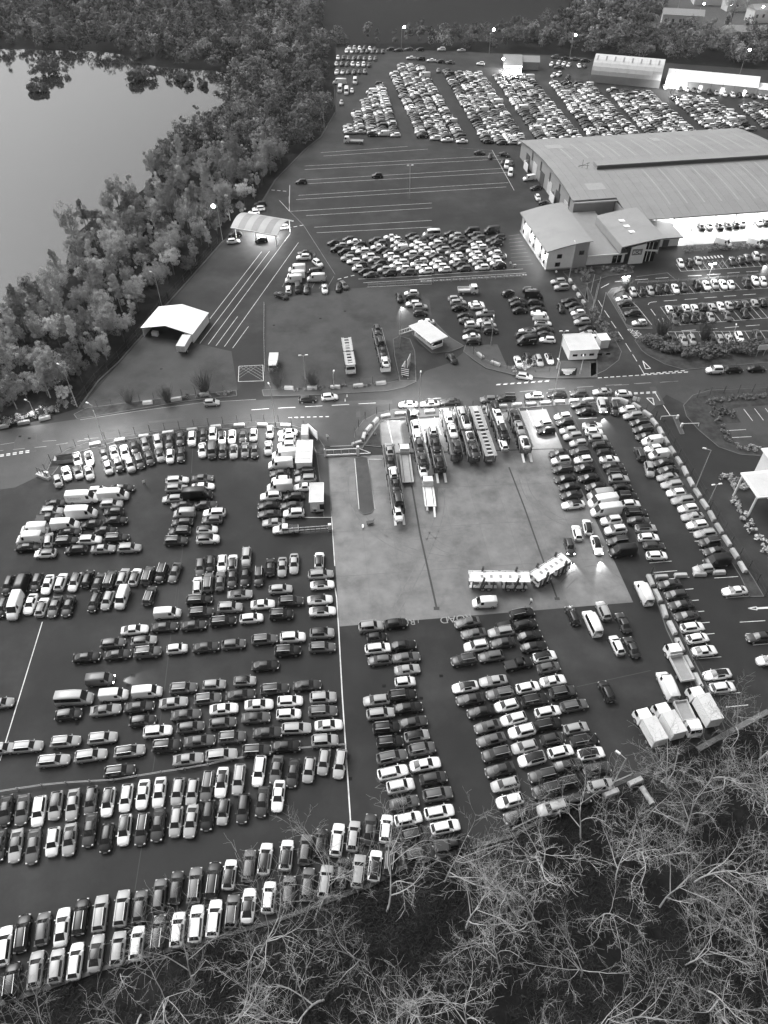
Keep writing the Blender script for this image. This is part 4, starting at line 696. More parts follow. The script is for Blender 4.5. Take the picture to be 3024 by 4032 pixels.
ROWS=[
('upper row below the wavy wire fence',1,'x',[(-53.3,42.8,283,'ds'),(-51.0,42.9,282,'gs'),(-48.6,42.7,281,'we'),(-46.5,43.5,280,'lhr'),(-44.1,43.6,279,'ls'),(-41.7,44.2,278,'ghr'),(-39.2,44.0,277,'whr'),(-36.8,44.6,276,'wh'),(-34.5,45.1,275,'ws'),(-32.2,45.4,274,'ws'),(-29.6,45.5,273,'lh'),(-27.5,45.5,273,'lh'),(-25.5,46.3,272,'ge'),(-23.5,46.9,271,'wsr'),(-21.1,47.3,270,'le'),(-18.3,48.6,269,'we'),(-15.8,48.8,268,'gs'),(-13.3,48.3,267,'ds'),(-11.0,48.8,266,'lh'),(-8.9,50.0,266,'lh'),(-6.5,49.7,265,'le')]),
('lower row of the pair below the wire fence',1,'x',[(-52.5,38.0,283,'ds'),(-50.2,38.0,282,'lsr'),(-47.8,37.9,281,'gs'),(-45.3,38.5,280,'wh'),(-43.1,38.8,279,'lsr'),(-40.7,40.1,278,'ds'),(-38.1,39.0,277,'kh'),(-35.9,40.1,276,'whr'),(-33.5,40.2,275,'de'),(-31.4,40.8,274,'ds'),(-29.0,41.2,273,'lh'),(-26.9,41.3,272,'ls'),(-24.7,42.1,272,'kh'),(-22.6,42.6,271,'lmr'),(-19.9,43.1,270,'dh'),(-17.3,44.1,269,'ds'),(-15.1,44.9,268,'ws')]),
('upper row of the pair beside the bare trees',1,'x',[(-47.4,25.9,103,'we'),(-45.6,27.3,102,'ke'),(-43.2,27.8,101,'gh'),(-40.8,28.0,100,'ws'),(-38.8,29.2,99,'ke'),(-36.4,29.6,98,'le'),(-33.8,30.2,97,'le'),(-31.5,30.4,96,'gh'),(-29.3,31.7,95,'gh'),(-27.3,32.7,94,'dh'),(-24.9,33.0,93,'ge'),(-22.6,33.6,92,'ke'),(-20.5,34.3,91,'whr'),(-18.1,35.4,90,'gh'),(-16.0,36.3,89,'whr'),(-13.2,36.8,88,'whr'),(-10.7,37.5,87,'gh'),(-8.7,38.4,86,'kh'),(-6.4,38.8,86,'we'),(-4.2,39.3,85,'lh'),(-2.0,40.2,84,'ds'),(0.3,40.3,83,'wh')]),
('last row tucked under the bare tree branches',1,'x',[(-45.1,22.1,102,'ku'),(-42.6,23.3,101,'lh'),(-40.2,23.7,100,'lh'),(-38.0,24.2,99,'wh'),(-35.7,25.1,98,'lsr'),(-33.1,25.6,97,'lh'),(-30.9,26.2,96,'wh'),(-28.5,27.2,95,'de'),(-26.1,27.7,94,'wh'),(-23.9,28.4,93,'we'),(-21.7,29.0,92,'we'),(-19.5,29.8,91,'gu'),(-17.5,30.5,90,'wsr'),(-15.0,31.5,89,'wh'),(-12.5,32.2,88,'gh'),(-10.1,33.1,87,'gh'),(-7.7,33.4,86,'lu'),(-5.6,34.6,85,'dh'),(-3.4,34.7,84,'le'),(-1.2,35.4,83,'whr'),(0.8,36.5,83,'de')]),
('left file of the double file right of the white kerb line',1,'y',[(-2.2,74.3,7,'lu'),(-1.2,72.1,7,'km'),(-0.9,69.9,7,'we'),(-0.7,67.6,187,'gh'),(-1.2,60.2,187,'lh'),(-0.5,57.9,7,'le'),(0.4,55.4,7,'ku'),(0.9,53.1,6,'ku'),(1.2,50.8,13,'ge'),(1.3,48.4,13,'we'),(2.4,46.3,12,'wu'),(2.9,43.9,12,'gs'),(3.4,41.6,12,'wh'),(4.4,39.4,12,'du'),(4.8,36.8,12,'de')]),
('right file of the double file right of the white kerb line',1,'y',[(2.1,75.0,9,'kh'),(3.2,70.5,9,'ks'),(3.7,68.1,9,'gs'),(3.8,65.8,9,'ls'),(3.4,63.5,8,'wm'),(2.9,61.1,8,'ke'),(3.8,58.9,8,'ks'),(4.5,56.4,12,'ds'),(5.0,54.1,12,'lhr'),(5.7,52.0,12,'gu'),(6.1,49.6,11,'ws'),(7.2,47.5,11,'dh'),(7.7,45.1,11,'gu'),(7.8,42.6,11,'we'),(8.5,40.5,11,'wh'),(9.4,38.2,11,'kp')]),
('leftmost file of the four-file block by the pale van',1,'y',[(14.3,75.2,191,'gs'),(15.2,72.9,191,'gs'),(15.4,70.3,191,'wu'),(13.1,67.6,191,'du'),(13.0,62.6,190,'wsr'),(13.6,60.4,190,'ds'),(15.1,58.2,190,'ks'),(15.9,55.7,195,'gs'),(16.2,53.5,195,'gs'),(16.7,51.2,194,'du'),(17.0,48.8,194,'ds'),(17.5,46.6,194,'lh'),(17.9,44.2,194,'wh'),(18.9,42.1,194,'ds')]),
('second file of the four-file block by the pale van',1,'y',[(19.9,73.3,191,'le'),(19.9,71.0,191,'ds'),(17.7,68.4,191,'gh'),(17.6,63.7,190,'ls'),(18.4,61.4,190,'ge'),(19.2,59.3,195,'wh'),(20.0,57.0,195,'wh'),(21.0,54.9,195,'wu'),(21.1,52.4,194,'lh'),(21.9,50.4,194,'wur'),(23.2,48.0,194,'de'),(23.3,45.7,194,'du'),(23.8,43.1,194,'lu')]),
('third file of the four-file block by the pale van',1,'y',[(21.1,74.6,14,'kh'),(22.1,66.9,13,'kp'),(23.0,62.5,13,'wh'),(23.7,60.2,13,'ku'),(25.5,58.2,12,'wh'),(25.2,56.1,12,'ke'),(25.5,53.7,12,'dh'),(26.4,51.6,12,'wh'),(27.1,49.5,12,'ds'),(27.4,47.1,12,'ke'),(27.5,44.4,11,'dh')]),
('rightmost file of the four-file block by the pale van',1,'y',[(24.0,77.2,13,'ke'),(24.3,74.8,13,'kh'),(24.7,72.5,12,'ks'),(25.1,70.3,12,'ks'),(26.6,68.3,12,'whr'),(26.9,66.2,12,'gh'),(27.2,63.7,12,'ws'),(28.4,61.6,12,'du'),(29.8,59.3,11,'ge'),(29.4,55.4,11,'lh'),(30.3,53.5,11,'ke'),(30.9,51.3,11,'whr'),(31.3,49.0,11,'dh'),(31.3,46.4,10,'lh')]),
('loose group standing below the concrete slab',1,'x',[(32.7,76.7,101,'kh'),(35.7,75.0,100,'wb'),(38.2,77.7,99,'lu'),(35.4,61.8,101,'kh'),(39.0,70.6,99,'wh'),(41.1,75.2,98,'ds'),(41.4,70.2,99,'ds')]),
('vehicles along the concrete blocks at the lower corner',1,'y',[(46.2,81.6,96,'wV'),(45.3,62.7,97,'wV')]),
('right-hand bays beyond the concrete blocks',1,'y',[(51.3,83.6,189,'ds'),(51.9,81.3,189,'dh'),(52.1,79.0,189,'ds'),(52.5,76.6,189,'ds'),(52.7,74.2,9,'wh'),(52.9,71.9,9,'wh'),(53.3,69.4,9,'ws'),(54.0,64.9,188,'wsr'),(54.1,62.5,8,'wh')]),
('open bays at the right edge of the picture',1,'y',[(62.6,82.1,188,'ws'),(63.5,72.2,187,'ds'),(63.4,67.6,187,'wh')]),
('left file on the pale concrete by the transporters',1,'y',[(35.8,129.7,191,'wh'),(36.0,127.3,191,'kh'),(37.5,119.6,191,'ds'),(37.5,117.1,191,'wu'),(37.4,114.5,191,'de'),(37.4,111.5,190,'ks'),(37.9,109.1,190,'ks'),(37.8,106.6,190,'ks'),(37.7,103.9,190,'wsr')]),
('second file from the transporters',1,'y',[(40.5,132.3,191,'wh'),(40.6,130.1,191,'kh'),(40.9,127.3,191,'lh'),(41.5,125.3,191,'le'),(42.3,122.9,191,'lh'),(42.0,120.1,191,'de'),(42.3,117.5,191,'wh'),(42.1,114.9,190,'ks'),(42.4,111.9,190,'ks'),(43.3,109.2,190,'ks'),(43.6,106.5,190,'lV'),(43.7,104.6,190,'wX'),(43.8,102.0,190,'wX'),(44.3,99.5,190,'wu'),(44.6,96.9,190,'wu'),(44.4,94.1,189,'de'),(44.7,91.4,189,'kV')]),
('third file from the transporters',1,'y',[(46.5,128.9,4,'wsr'),(46.5,126.8,4,'wh'),(46.9,124.5,4,'lu'),(47.3,122.2,4,'dh'),(47.7,119.7,4,'kh'),(47.9,117.5,4,'ws'),(48.3,115.3,4,'ds'),(48.6,113.4,4,'ke'),(48.5,111.3,4,'lu'),(48.7,108.8,4,'kh'),(49.0,106.2,4,'ku'),(49.2,104.1,4,'wh'),(49.8,101.8,4,'ke'),(49.7,99.5,3,'ds'),(50.6,97.5,3,'lhr'),(50.5,95.0,3,'wh'),(51.0,92.9,3,'dh'),(50.9,90.5,3,'wh')]),
('top end of the bays near the give way triangle',1,'x',[(45.4,136.7,185,'ds'),(46.1,134.2,185,'ks'),(50.1,135.9,267,'lu L'),(52.7,135.0,266,'du')]),
('long file against the concrete blocks on the right',1,'y',[(55.7,134.9,192,'wh'),(56.5,132.6,192,'le'),(57.4,130.1,191,'ke'),(57.5,127.7,191,'de'),(57.5,125.3,191,'ks'),(58.5,123.6,191,'wv'),(58.1,121.1,191,'wh'),(58.7,118.9,191,'wv'),(59.0,116.6,191,'ds'),(59.4,114.3,191,'ds'),(58.7,112.0,191,'ls'),(59.0,109.8,190,'le'),(59.2,107.4,190,'wh'),(59.9,105.2,190,'le'),(60.3,102.9,190,'wh'),(60.5,100.6,190,'ls'),(60.8,98.4,190,'wh'),(61.6,96.1,190,'le'),(61.7,93.8,190,'du'),(62.0,91.6,190,'ds'),(61.7,89.0,189,'kV'),(58.6,87.2,189,'lh')]),
('driving aisle between the two right-hand files',1,'y',[(54.8,119.4,91,'du'),(55.5,114.3,265,'lu')]),
('loose group by the articulated transporter',1,'x',[(35.0,92.8,270,'dh L'),(37.1,96.3,89,'wh'),(39.4,97.8,88,'whr'),(40.2,93.1,271,'wsr L')]),
('queue on the road lane nearest the yard',1,'x',[(5.6,136.8,183,'ws'),(10.6,137.0,183,'ls'),(15.3,137.8,183,'ds'),(24.3,138.7,183,'gh'),(28.6,139.3,183,'ku'),(35.2,140.0,183,'lh'),(40.5,140.6,183,'ks'),(45.7,141.1,183,'dh'),(51.4,141.7,183,'ls'),(56.3,140.9,3,'wh')]),
('far lane of the road',1,'x',[(-39.9,137.5,6,'lm'),(-17.8,138.7,6,'kh'),(-12.7,139.6,6,'wh'),(80.6,150.4,184,'wu'),(85.4,150.8,4,'ku'),(91.1,151.2,4,'ks')]),
('column by the portable cabins',1,'y',[(-21.3,126.5,186,'ws'),(-21.2,124.5,186,'wh'),(-21.1,122.2,186,'wh'),(-21.2,118.8,186,'wV'),(-21.7,115.8,186,'wV'),(-21.7,113.2,186,'ds'),(-21.3,111.2,186,'wh'),(-21.2,108.8,186,'wV'),(-22.8,106.2,186,'wu'),(-23.0,103.6,185,'ks'),(-22.6,101.3,185,'ds'),(-21.5,99.0,185,'ls'),(-19.0,97.2,185,'wp')]),
('inner column behind the portable cabins',1,'y',[(-16.6,113.7,185,'de'),(-16.2,111.5,185,'le'),(-16.4,109.0,185,'ws'),(-18.2,106.2,185,'kh'),(-18.4,103.6,185,'ds'),(-17.8,101.5,185,'wu')]),
('upper row along the roadside fence',1,'x',[(-65.2,117.7,294,'ls'),(-62.7,117.9,293,'wsr'),(-59.9,119.2,293,'ds'),(-57.9,119.9,292,'ls'),(-55.6,119.9,292,'ws'),(-53.9,121.4,291,'ks'),(-51.8,122.5,291,'gh'),(-49.3,123.4,290,'le'),(-46.8,123.6,281,'ds'),(-44.6,124.6,280,'ds'),(-42.0,124.3,279,'wu'),(-39.7,125.6,279,'kh'),(-37.7,125.7,278,'wu'),(-35.5,124.7,278,'whr'),(-33.4,125.1,277,'wh'),(-31.0,125.4,277,'ds'),(-28.7,125.6,276,'lh'),(-25.2,126.7,275,'lh')]),
('second row along the roadside fence',1,'x',[(-67.1,110.7,296,'lm'),(-66.1,113.2,296,'ws'),(-63.8,113.6,295,'lhr'),(-61.5,113.5,295,'ls'),(-57.9,115.0,294,'lh'),(-55.9,115.9,293,'du'),(-53.4,115.7,293,'lu'),(-51.8,117.0,292,'de'),(-49.9,118.0,292,'ds'),(-47.9,119.0,291,'lhr'),(-45.6,118.6,280,'wh'),(-43.4,119.2,280,'ks'),(-39.1,120.6,279,'ws'),(-37.0,120.4,278,'gv'),(-34.7,120.2,278,'dh'),(-32.3,120.2,277,'lsr'),(-29.9,120.6,276,'gs'),(-27.8,120.4,276,'ds'),(-25.0,121.4,275,'ls')]),
('top line of the van cluster',1,'x',[(-60.6,105.6,4,'wX'),(-58.1,108.0,5,'wh'),(-54.5,106.3,4,'wX'),(-53.3,108.6,5,'ks')]),
('second line of the van cluster',1,'x',[(-65.6,102.1,4,'le'),(-65.5,104.2,4,'ks'),(-59.4,101.2,4,'wX'),(-54.3,104.0,4,'lu'),(-53.4,101.9,184,'dh')]),
('third line of the van cluster',1,'x',[(-67.4,97.1,184,'wV'),(-65.5,100.1,4,'dp'),(-61.7,98.1,4,'wV'),(-56.8,98.6,184,'ks'),(-52.3,99.5,4,'ks')]),
('lowest lines of the van cluster',1,'x',[(-67.4,94.6,184,'wV'),(-63.8,94.4,104,'lh'),(-60.3,94.2,4,'ke'),(-60.4,96.5,4,'ks'),(-55.9,94.4,4,'we'),(-53.6,96.8,4,'ks'),(-51.0,95.0,4,'ke')]),
('front edge of the van cluster',1,'x',[(-67.0,92.6,5,'ks'),(-63.4,91.0,185,'whr'),(-57.9,91.9,185,'kh'),(-52.8,92.1,5,'ls'),(-47.9,92.3,5,'le')]),
('left stack of the two-wide block',1,'y',[(-42.6,111.0,5,'we'),(-42.3,108.7,5,'le'),(-42.5,105.6,185,'lh'),(-40.2,103.8,185,'ks'),(-39.3,101.4,184,'lv'),(-39.3,99.0,184,'dh'),(-39.4,96.7,184,'ke'),(-39.5,94.1,4,'du')]),
('right stack of the two-wide block',1,'y',[(-37.5,111.6,5,'gs'),(-37.0,109.2,5,'ws'),(-37.6,106.5,5,'kX'),(-35.6,103.9,5,'ds'),(-33.5,101.7,184,'we'),(-33.6,99.7,184,'gh'),(-34.1,97.1,4,'whr'),(-33.5,94.6,4,'wur')]),
('upper row of the slanting pair at the left edge',1,'x',[(-67.5,83.4,275,'kh'),(-65.1,83.8,94,'kV'),(-62.7,84.1,274,'dh'),(-60.5,83.6,273,'ws'),(-58.3,84.2,92,'wh'),(-55.8,84.2,271,'whr'),(-53.7,85.0,91,'kh'),(-51.5,84.1,90,'ds'),(-49.6,84.7,90,'du'),(-47.4,85.3,89,'lh'),(-45.2,85.4,88,'whr'),(-42.9,85.6,88,'du'),(-40.6,86.1,267,'ku'),(-38.2,86.4,266,'gs')]),
('lower row of the slanting pair at the left edge',1,'x',[(-66.8,78.4,275,'kh'),(-64.5,78.6,274,'wV'),(-62.1,79.2,273,'ws'),(-59.9,78.6,93,'whr'),(-57.7,78.6,272,'gsr'),(-55.3,78.7,271,'ds'),(-51.0,79.6,270,'kh'),(-48.8,80.0,269,'lh'),(-46.3,80.5,269,'wv'),(-41.6,81.1,87,'de')]),
('upper row of the small cluster above the sideways cars',1,'x',[(-33.8,87.7,278,'gh'),(-32.0,88.4,277,'kh'),(-29.9,88.6,276,'wh'),(-28.0,88.8,96,'whr'),(-25.6,90.1,275,'lu'),(-20.9,87.7,94,'ks'),(-18.7,87.7,273,'ls'),(-16.6,88.5,273,'ls'),(-12.0,89.3,91,'whr')]),
('lower row of the small cluster above the sideways cars',1,'x',[(-33.5,83.3,97,'wh'),(-31.7,84.0,96,'gu'),(-29.6,84.4,96,'gs'),(-27.5,85.1,275,'dsr'),(-25.2,85.5,274,'ks'),(-22.7,85.3,274,'du')]),
('right-hand ends of the sideways rows beside the slab',1,'y',[(-11.5,85.9,5,'le'),(-11.1,83.5,5,'wsr'),(-11.3,80.1,5,'wsr'),(-10.7,77.6,4,'wsr'),(-10.5,72.9,4,'lur'),(-10.3,70.1,4,'ge'),(-9.6,60.6,4,'lu'),(-9.5,58.3,4,'ge'),(-8.5,55.9,4,'ws'),(-8.9,53.3,4,'lu')]),
('second file left of the slab edge',1,'y',[(-18.5,82.5,5,'lh'),(-16.4,79.8,5,'de'),(-17.8,76.9,4,'ku'),(-15.4,72.1,4,'wu'),(-16.0,69.4,4,'ku'),(-12.3,62.9,4,'ds'),(-14.8,60.1,4,'wh'),(-14.8,57.8,4,'wh'),(-13.4,55.4,4,'le'),(-14.7,52.5,4,'ks')]),
('third file left of the slab edge',1,'y',[(-21.3,79.1,5,'ws'),(-20.1,71.7,5,'ge'),(-19.4,66.6,5,'ks'),(-17.4,62.2,5,'de'),(-19.6,59.4,5,'ws'),(-19.8,57.2,5,'gsr'),(-17.7,54.7,5,'ds'),(-19.0,51.8,4,'de')]),
('top sideways row with the white van',1,'x',[(-37.6,77.1,5,'wv'),(-32.6,80.1,5,'ke'),(-31.8,77.4,5,'de'),(-26.9,78.3,5,'lu'),(-25.6,81.3,5,'lsr')]),
('sideways row below the white van',1,'x',[(-42.5,73.7,6,'ws'),(-37.5,74.3,6,'ds'),(-32.6,74.6,6,'ds'),(-27.7,75.5,6,'ke'),(-22.9,76.1,6,'wh')]),
('upper line of the loose sideways rows',1,'x',[(-45.5,71.0,6,'ghr'),(-40.4,71.5,6,'lhr')]),
('long loose sideways row left of centre',1,'x',[(-49.1,68.2,7,'ks'),(-44.1,68.7,7,'ds'),(-39.2,69.1,7,'gu'),(-34.5,69.8,7,'wm'),(-29.7,70.2,7,'ds'),(-25.2,70.8,7,'gh')]),
('sideways row with the three pale vans',1,'x',[(-48.8,60.4,5,'lb'),(-42.8,61.1,5,'wv'),(-37.6,61.6,5,'wv'),(-32.0,62.4,5,'ge'),(-27.2,63.0,5,'lm'),(-22.4,63.7,5,'lmr')]),
('empty stretch above the three pale vans',1,'x',[(-45.7,63.9,5,'gv L')]),
('row directly below the three pale vans',1,'x',[(-49.0,57.8,7,'dhr'),(-43.4,58.5,7,'lsr'),(-38.3,59.1,7,'ds'),(-33.1,59.8,7,'ls'),(-27.8,60.5,7,'ge'),(-22.7,61.2,7,'ds')]),
('broken row two below the pale vans',1,'x',[(-37.2,56.7,7,'dhr'),(-30.7,57.7,7,'gsr'),(-25.0,58.7,7,'ws')]),
('broken row three below the pale vans',1,'x',[(-34.5,54.9,7,'we'),(-29.6,55.6,7,'gh'),(-24.8,56.3,7,'gh')]),
('row of silver estates above the wire fence',1,'x',[(-57.3,52.1,6,'le'),(-53.5,52.4,6,'le'),(-48.0,53.2,7,'le'),(-42.6,53.8,6,'le'),(-32.6,52.5,6,'du'),(-27.8,53.3,6,'gs'),(-23.0,53.9,6,'gu')]),
('last sideways row above the wire fence',1,'x',[(-48.9,50.2,7,'le'),(-43.6,51.0,8,'le'),(-38.7,48.6,7,'de'),(-38.0,51.7,8,'ler'),(-29.0,50.4,7,'ls'),(-24.2,51.1,7,'le')]),
('left edge beside the long white line',1,'x',[(-60.3,59.7,7,'lh')]),
('left file behind the gatehouse lane',2,'y',[(19.8,184.8,6,'lh'),(20.4,182.7,6,'le'),(20.5,179.9,6,'ks'),(21.7,175.7,6,'ks'),(22.0,173.4,6,'gs'),(23.3,171.1,6,'wu'),(22.8,167.8,6,'ks'),(22.6,165.5,186,'ws'),(23.0,163.2,6,'kh')]),
('right file behind the gatehouse lane',2,'y',[(25.3,182.0,6,'ws'),(25.6,180.6,6,'wh'),(27.2,176.9,186,'lp'),(26.8,173.4,186,'wsr'),(27.7,171.0,6,'lh'),(27.9,168.3,6,'kh')]),
('left part of the dark cluster below the striped block',2,'y',[(34.7,188.1,36,'kh'),(36.5,183.8,11,'ds'),(36.8,181.8,11,'ks'),(36.8,178.6,11,'ks'),(37.4,168.4,190,'wsr'),(36.0,166.3,10,'dh'),(36.5,163.3,190,'kV')]),
('right part of the dark cluster below the striped block',2,'y',[(40.9,189.6,357,'dh'),(41.6,186.5,357,'kV'),(41.6,182.3,357,'ku'),(41.8,179.2,357,'ks'),(41.7,176.9,357,'ws'),(41.9,174.6,357,'wv'),(42.1,172.0,357,'wer'),(42.2,169.1,357,'ds'),(41.9,166.6,357,'ds'),(42.0,164.0,177,'wh')]),
('line along the planted bank by the offices',2,'y',[(49.8,194.5,191,'le'),(50.2,191.1,191,'lu'),(51.0,183.8,191,'ks'),(51.6,181.5,191,'ks'),(52.1,179.0,191,'dh'),(52.3,177.3,190,'wh'),(52.6,175.0,190,'ds'),(52.5,172.7,190,'lu'),(53.2,169.4,190,'ks'),(53.0,166.9,190,'ls'),(53.7,164.8,190,'ws')]),
('small upright group beside the flat-roofed hut',2,'x',[(33.2,154.0,277,'ws'),(35.8,155.7,277,'kh'),(38.4,154.6,276,'le'),(41.1,155.4,275,'whr'),(48.1,179.6,274,'kh')]),
('bend of the road below the gatehouse',2,'x',[(16.9,155.7,293,'ks'),(33.9,147.9,346,'lh')]),
('short stack beside the gatehouse gate',2,'y',[(7.7,187.8,184,'wh'),(8.1,185.2,4,'ku'),(4.3,185.1,280,'ku L'),(8.0,182.1,184,'wh'),(9.9,180.2,4,'lu'),(9.8,177.1,4,'dh'),(11.2,172.6,184,'ws')]),
('front row of the visitor car park',2,'x',[(69.8,188.5,269,'lh'),(72.3,188.9,268,'kh'),(74.8,189.2,268,'lh'),(77.1,190.2,267,'ks'),(79.7,190.8,267,'ks'),(82.2,190.4,266,'ws'),(84.7,191.0,266,'dh'),(88.8,192.1,265,'ku'),(91.4,192.1,265,'ws'),(94.0,192.7,264,'le'),(96.5,192.8,264,'ws'),(98.6,192.5,263,'wh'),(103.5,193.9,262,'kp'),(106.3,195.0,262,'ws'),(108.4,194.5,261,'wh')]),
('island end of the visitor car park',2,'y',[(66.2,184.6,187,'ws'),(66.1,182.3,187,'ds'),(66.9,177.2,187,'de'),(67.6,172.3,187,'wh')]),
('upper centre row of the visitor car park',2,'x',[(77.4,179.2,87,'wh'),(79.8,178.9,87,'dh'),(82.1,179.8,86,'wh'),(84.4,179.7,86,'wh'),(86.9,180.6,85,'dh'),(89.3,180.3,85,'lh'),(91.9,180.8,84,'ws'),(94.3,181.3,84,'ls'),(96.8,181.6,83,'dh'),(99.0,181.8,83,'ds'),(101.7,182.4,82,'lh'),(104.2,183.0,82,'ks')]),
('lower centre row of the visitor car park',2,'x',[(77.3,174.1,267,'ge'),(80.2,174.7,267,'ks'),(82.5,174.6,266,'kh'),(84.9,175.0,266,'kh'),(87.4,175.2,265,'ls'),(92.1,175.9,264,'gs'),(97.3,177.2,263,'ks')]),
('hedge row of the visitor car park',2,'x',[(74.2,163.8,268,'ds'),(76.8,163.8,267,'ls'),(79.1,164.0,267,'lh'),(84.2,163.8,266,'dh'),(86.3,163.9,265,'lh'),(88.9,164.3,265,'ls'),(91.7,165.3,264,'we'),(96.7,166.3,263,'ds')]),
('bays facing the main entrance',2,'x',[(87.9,205.6,266,'wh'),(90.7,205.5,265,'kh'),(93.4,206.9,265,'lh'),(103.7,206.9,263,'ds'),(106.4,207.3,262,'kh'),(108.9,208.6,262,'ds'),(111.6,209.4,261,'lu'),(113.7,208.8,261,'ds L')]),
('lit bays under the sale hall edge',2,'x',[(101.5,230.0,269,'kh'),(104.2,230.6,269,'wh'),(107.5,230.6,268,'ks'),(110.4,231.2,268,'ks'),(113.1,231.5,267,'kh'),(115.4,232.3,267,'wh'),(121.3,233.5,266,'ws'),(123.4,233.5,266,'kh')]),
('roadway in front of the sale hall edge',2,'x',[(104.6,218.2,316,'wV'),(114.4,217.9,315,'wV'),(117.6,218.5,315,'kh')]),
('triangle of bays with white vans',2,'y',[(-24.1,212.1,186,'ds'),(-24.1,209.1,186,'wu'),(-19.6,205.3,305,'wu'),(-25.4,201.4,186,'wV'),(-20.3,199.9,186,'kv'),(-25.4,197.7,186,'wV'),(-19.5,195.9,186,'wV'),(-25.9,195.2,186,'wV')]),
('lower edge of the triangle of bays',2,'x',[(-28.6,186.5,327,'ds'),(-26.9,189.9,97,'wh'),(-24.3,190.6,277,'kv'),(-21.9,190.2,276,'ds'),(-16.7,190.2,275,'ws'),(-12.9,190.9,275,'kh'),(-11.4,192.3,300,'gh')]),
('parking by the barrel-roofed canopy',2,'y',[(-41.7,247.5,191,'kh'),(-41.8,243.8,191,'we'),(-43.0,240.9,191,'wh'),(-32.3,229.9,190,'wh'),(-46.8,224.6,190,'ku'),(-38.2,220.8,190,'kh'),(-46.7,219.9,10,'wh')]),
('empty lined lot behind the packed block',2,'y',[(-2.5,271.9,189,'ku'),(-29.4,266.5,189,'kh')]),
('service yard beside the sale hall',2,'y',[(57.6,296.7,260,'wv'),(36.5,294.3,352,'ds'),(45.7,292.4,327,'ks'),(40.1,290.5,262,'kh'),(44.3,285.0,261,'kh'),(47.2,283.2,261,'dh'),(45.3,281.4,261,'wv'),(45.8,274.4,261,'wv'),(51.9,269.4,196,'wv'),(53.2,261.2,195,'ks'),(52.5,252.6,273,'wm'),(54.4,248.1,348,'ds')]),
('open slab below the articulated transporter',1,'x',[(17.7,79.4,184,'wv')])]
for ph,lv,od,cars in ROWS:
    for i,(x,y,a,code) in enumerate(cars):
        lab='%s %s%s, %s from %s, %s'%(SHADE[code[0]][1],KIND[code[1]][1],' with dark roof' if 'r' in code[2:] and len(ph.split())<7 else '',ordn(i+1),'left' if od=='x' else 'top',ph)
        add_car(x,y,a,code,lv,words(lab),'cars, '+ph)
for o in [o for o in COL.objects if o.name.startswith('high_roof_van') and o.get('label','').startswith('white high-roofed van, 1st from left, top line')]:
    c=bpy.data.curves.new('van_lettering','FONT'); c.body='\u039b AFENGO'; c.size=.55; c.align_x='CENTER'; c.align_y='CENTER'; c.extrude=.004
    place('van_lettering',text_mesh(c,'grey_metal'),o,(-1.2,-1.04,1.75),(R(90),0,0)); MB().box((-1.2,-1.045,1.4),(2.6,.01,.05)).build('van_stripe','grey_metal',o)
for o in [o for o in COL.objects if o.name.startswith('panel_van') and 'left part of the dark cluster' in o.get('label','')]:
    MB().add([(-.2,1.02,1.9),(-.5,1.02,1.5),(-.2,1.02,1.1),(-.35,1.02,1.5)],[(0,1,2,3)]).build('van_logo','wall_white',o); MB().box((-1.4,1.015,1.65),(1.6,.01,.12)).build('van_stripe','wall_white',o)
# tightly packed block on the lined lot
def pick(): 
    return random.choices('wlgdk',(.31,.19,.13,.17,.2))[0]+random.choices('hseum',(.34,.2,.16,.24,.06))[0]+random.choices(('','r'),(.88,.12))[0]
TL,TR,BL,BR=[Vector(p) for p in ((-17.34,220.64),(36.76,227.13),(-5.43,198.39),(34.72,203.74))]
hd=math.degrees(math.atan2(BL.y-BR.y,BL.x-BR.x))
NR=12
for r in range(NR):
    v=r/(NR-1); a=TL.lerp(BL,v); b=TR.lerp(BR,v); n=9 if r<6 else 8
    for c in range(n):
        if (r,c) in ((0,0),(0,2),(1,8),(5,8)): continue
        p=a.lerp(b,(c+.15*((r*7)%3))/(n-.6)); code=pick()
        if (r,c) in ((0,5),): code='wb'
        if (r,c) in ((4,3),): code='wv'
        if (r,c) in ((0,7),(0,8)): code='kV'
        add_car(p.x+random.uniform(-.25,.25),p.y+random.uniform(-.15,.15),hd+random.uniform(-2,2),code,2,'%s %s, %s from left in %s line of the packed block'%(SHADE[code[0]][1],KIND[code[1]][1],ordn(c+1),ordn(r+1)),'cars in the packed block')
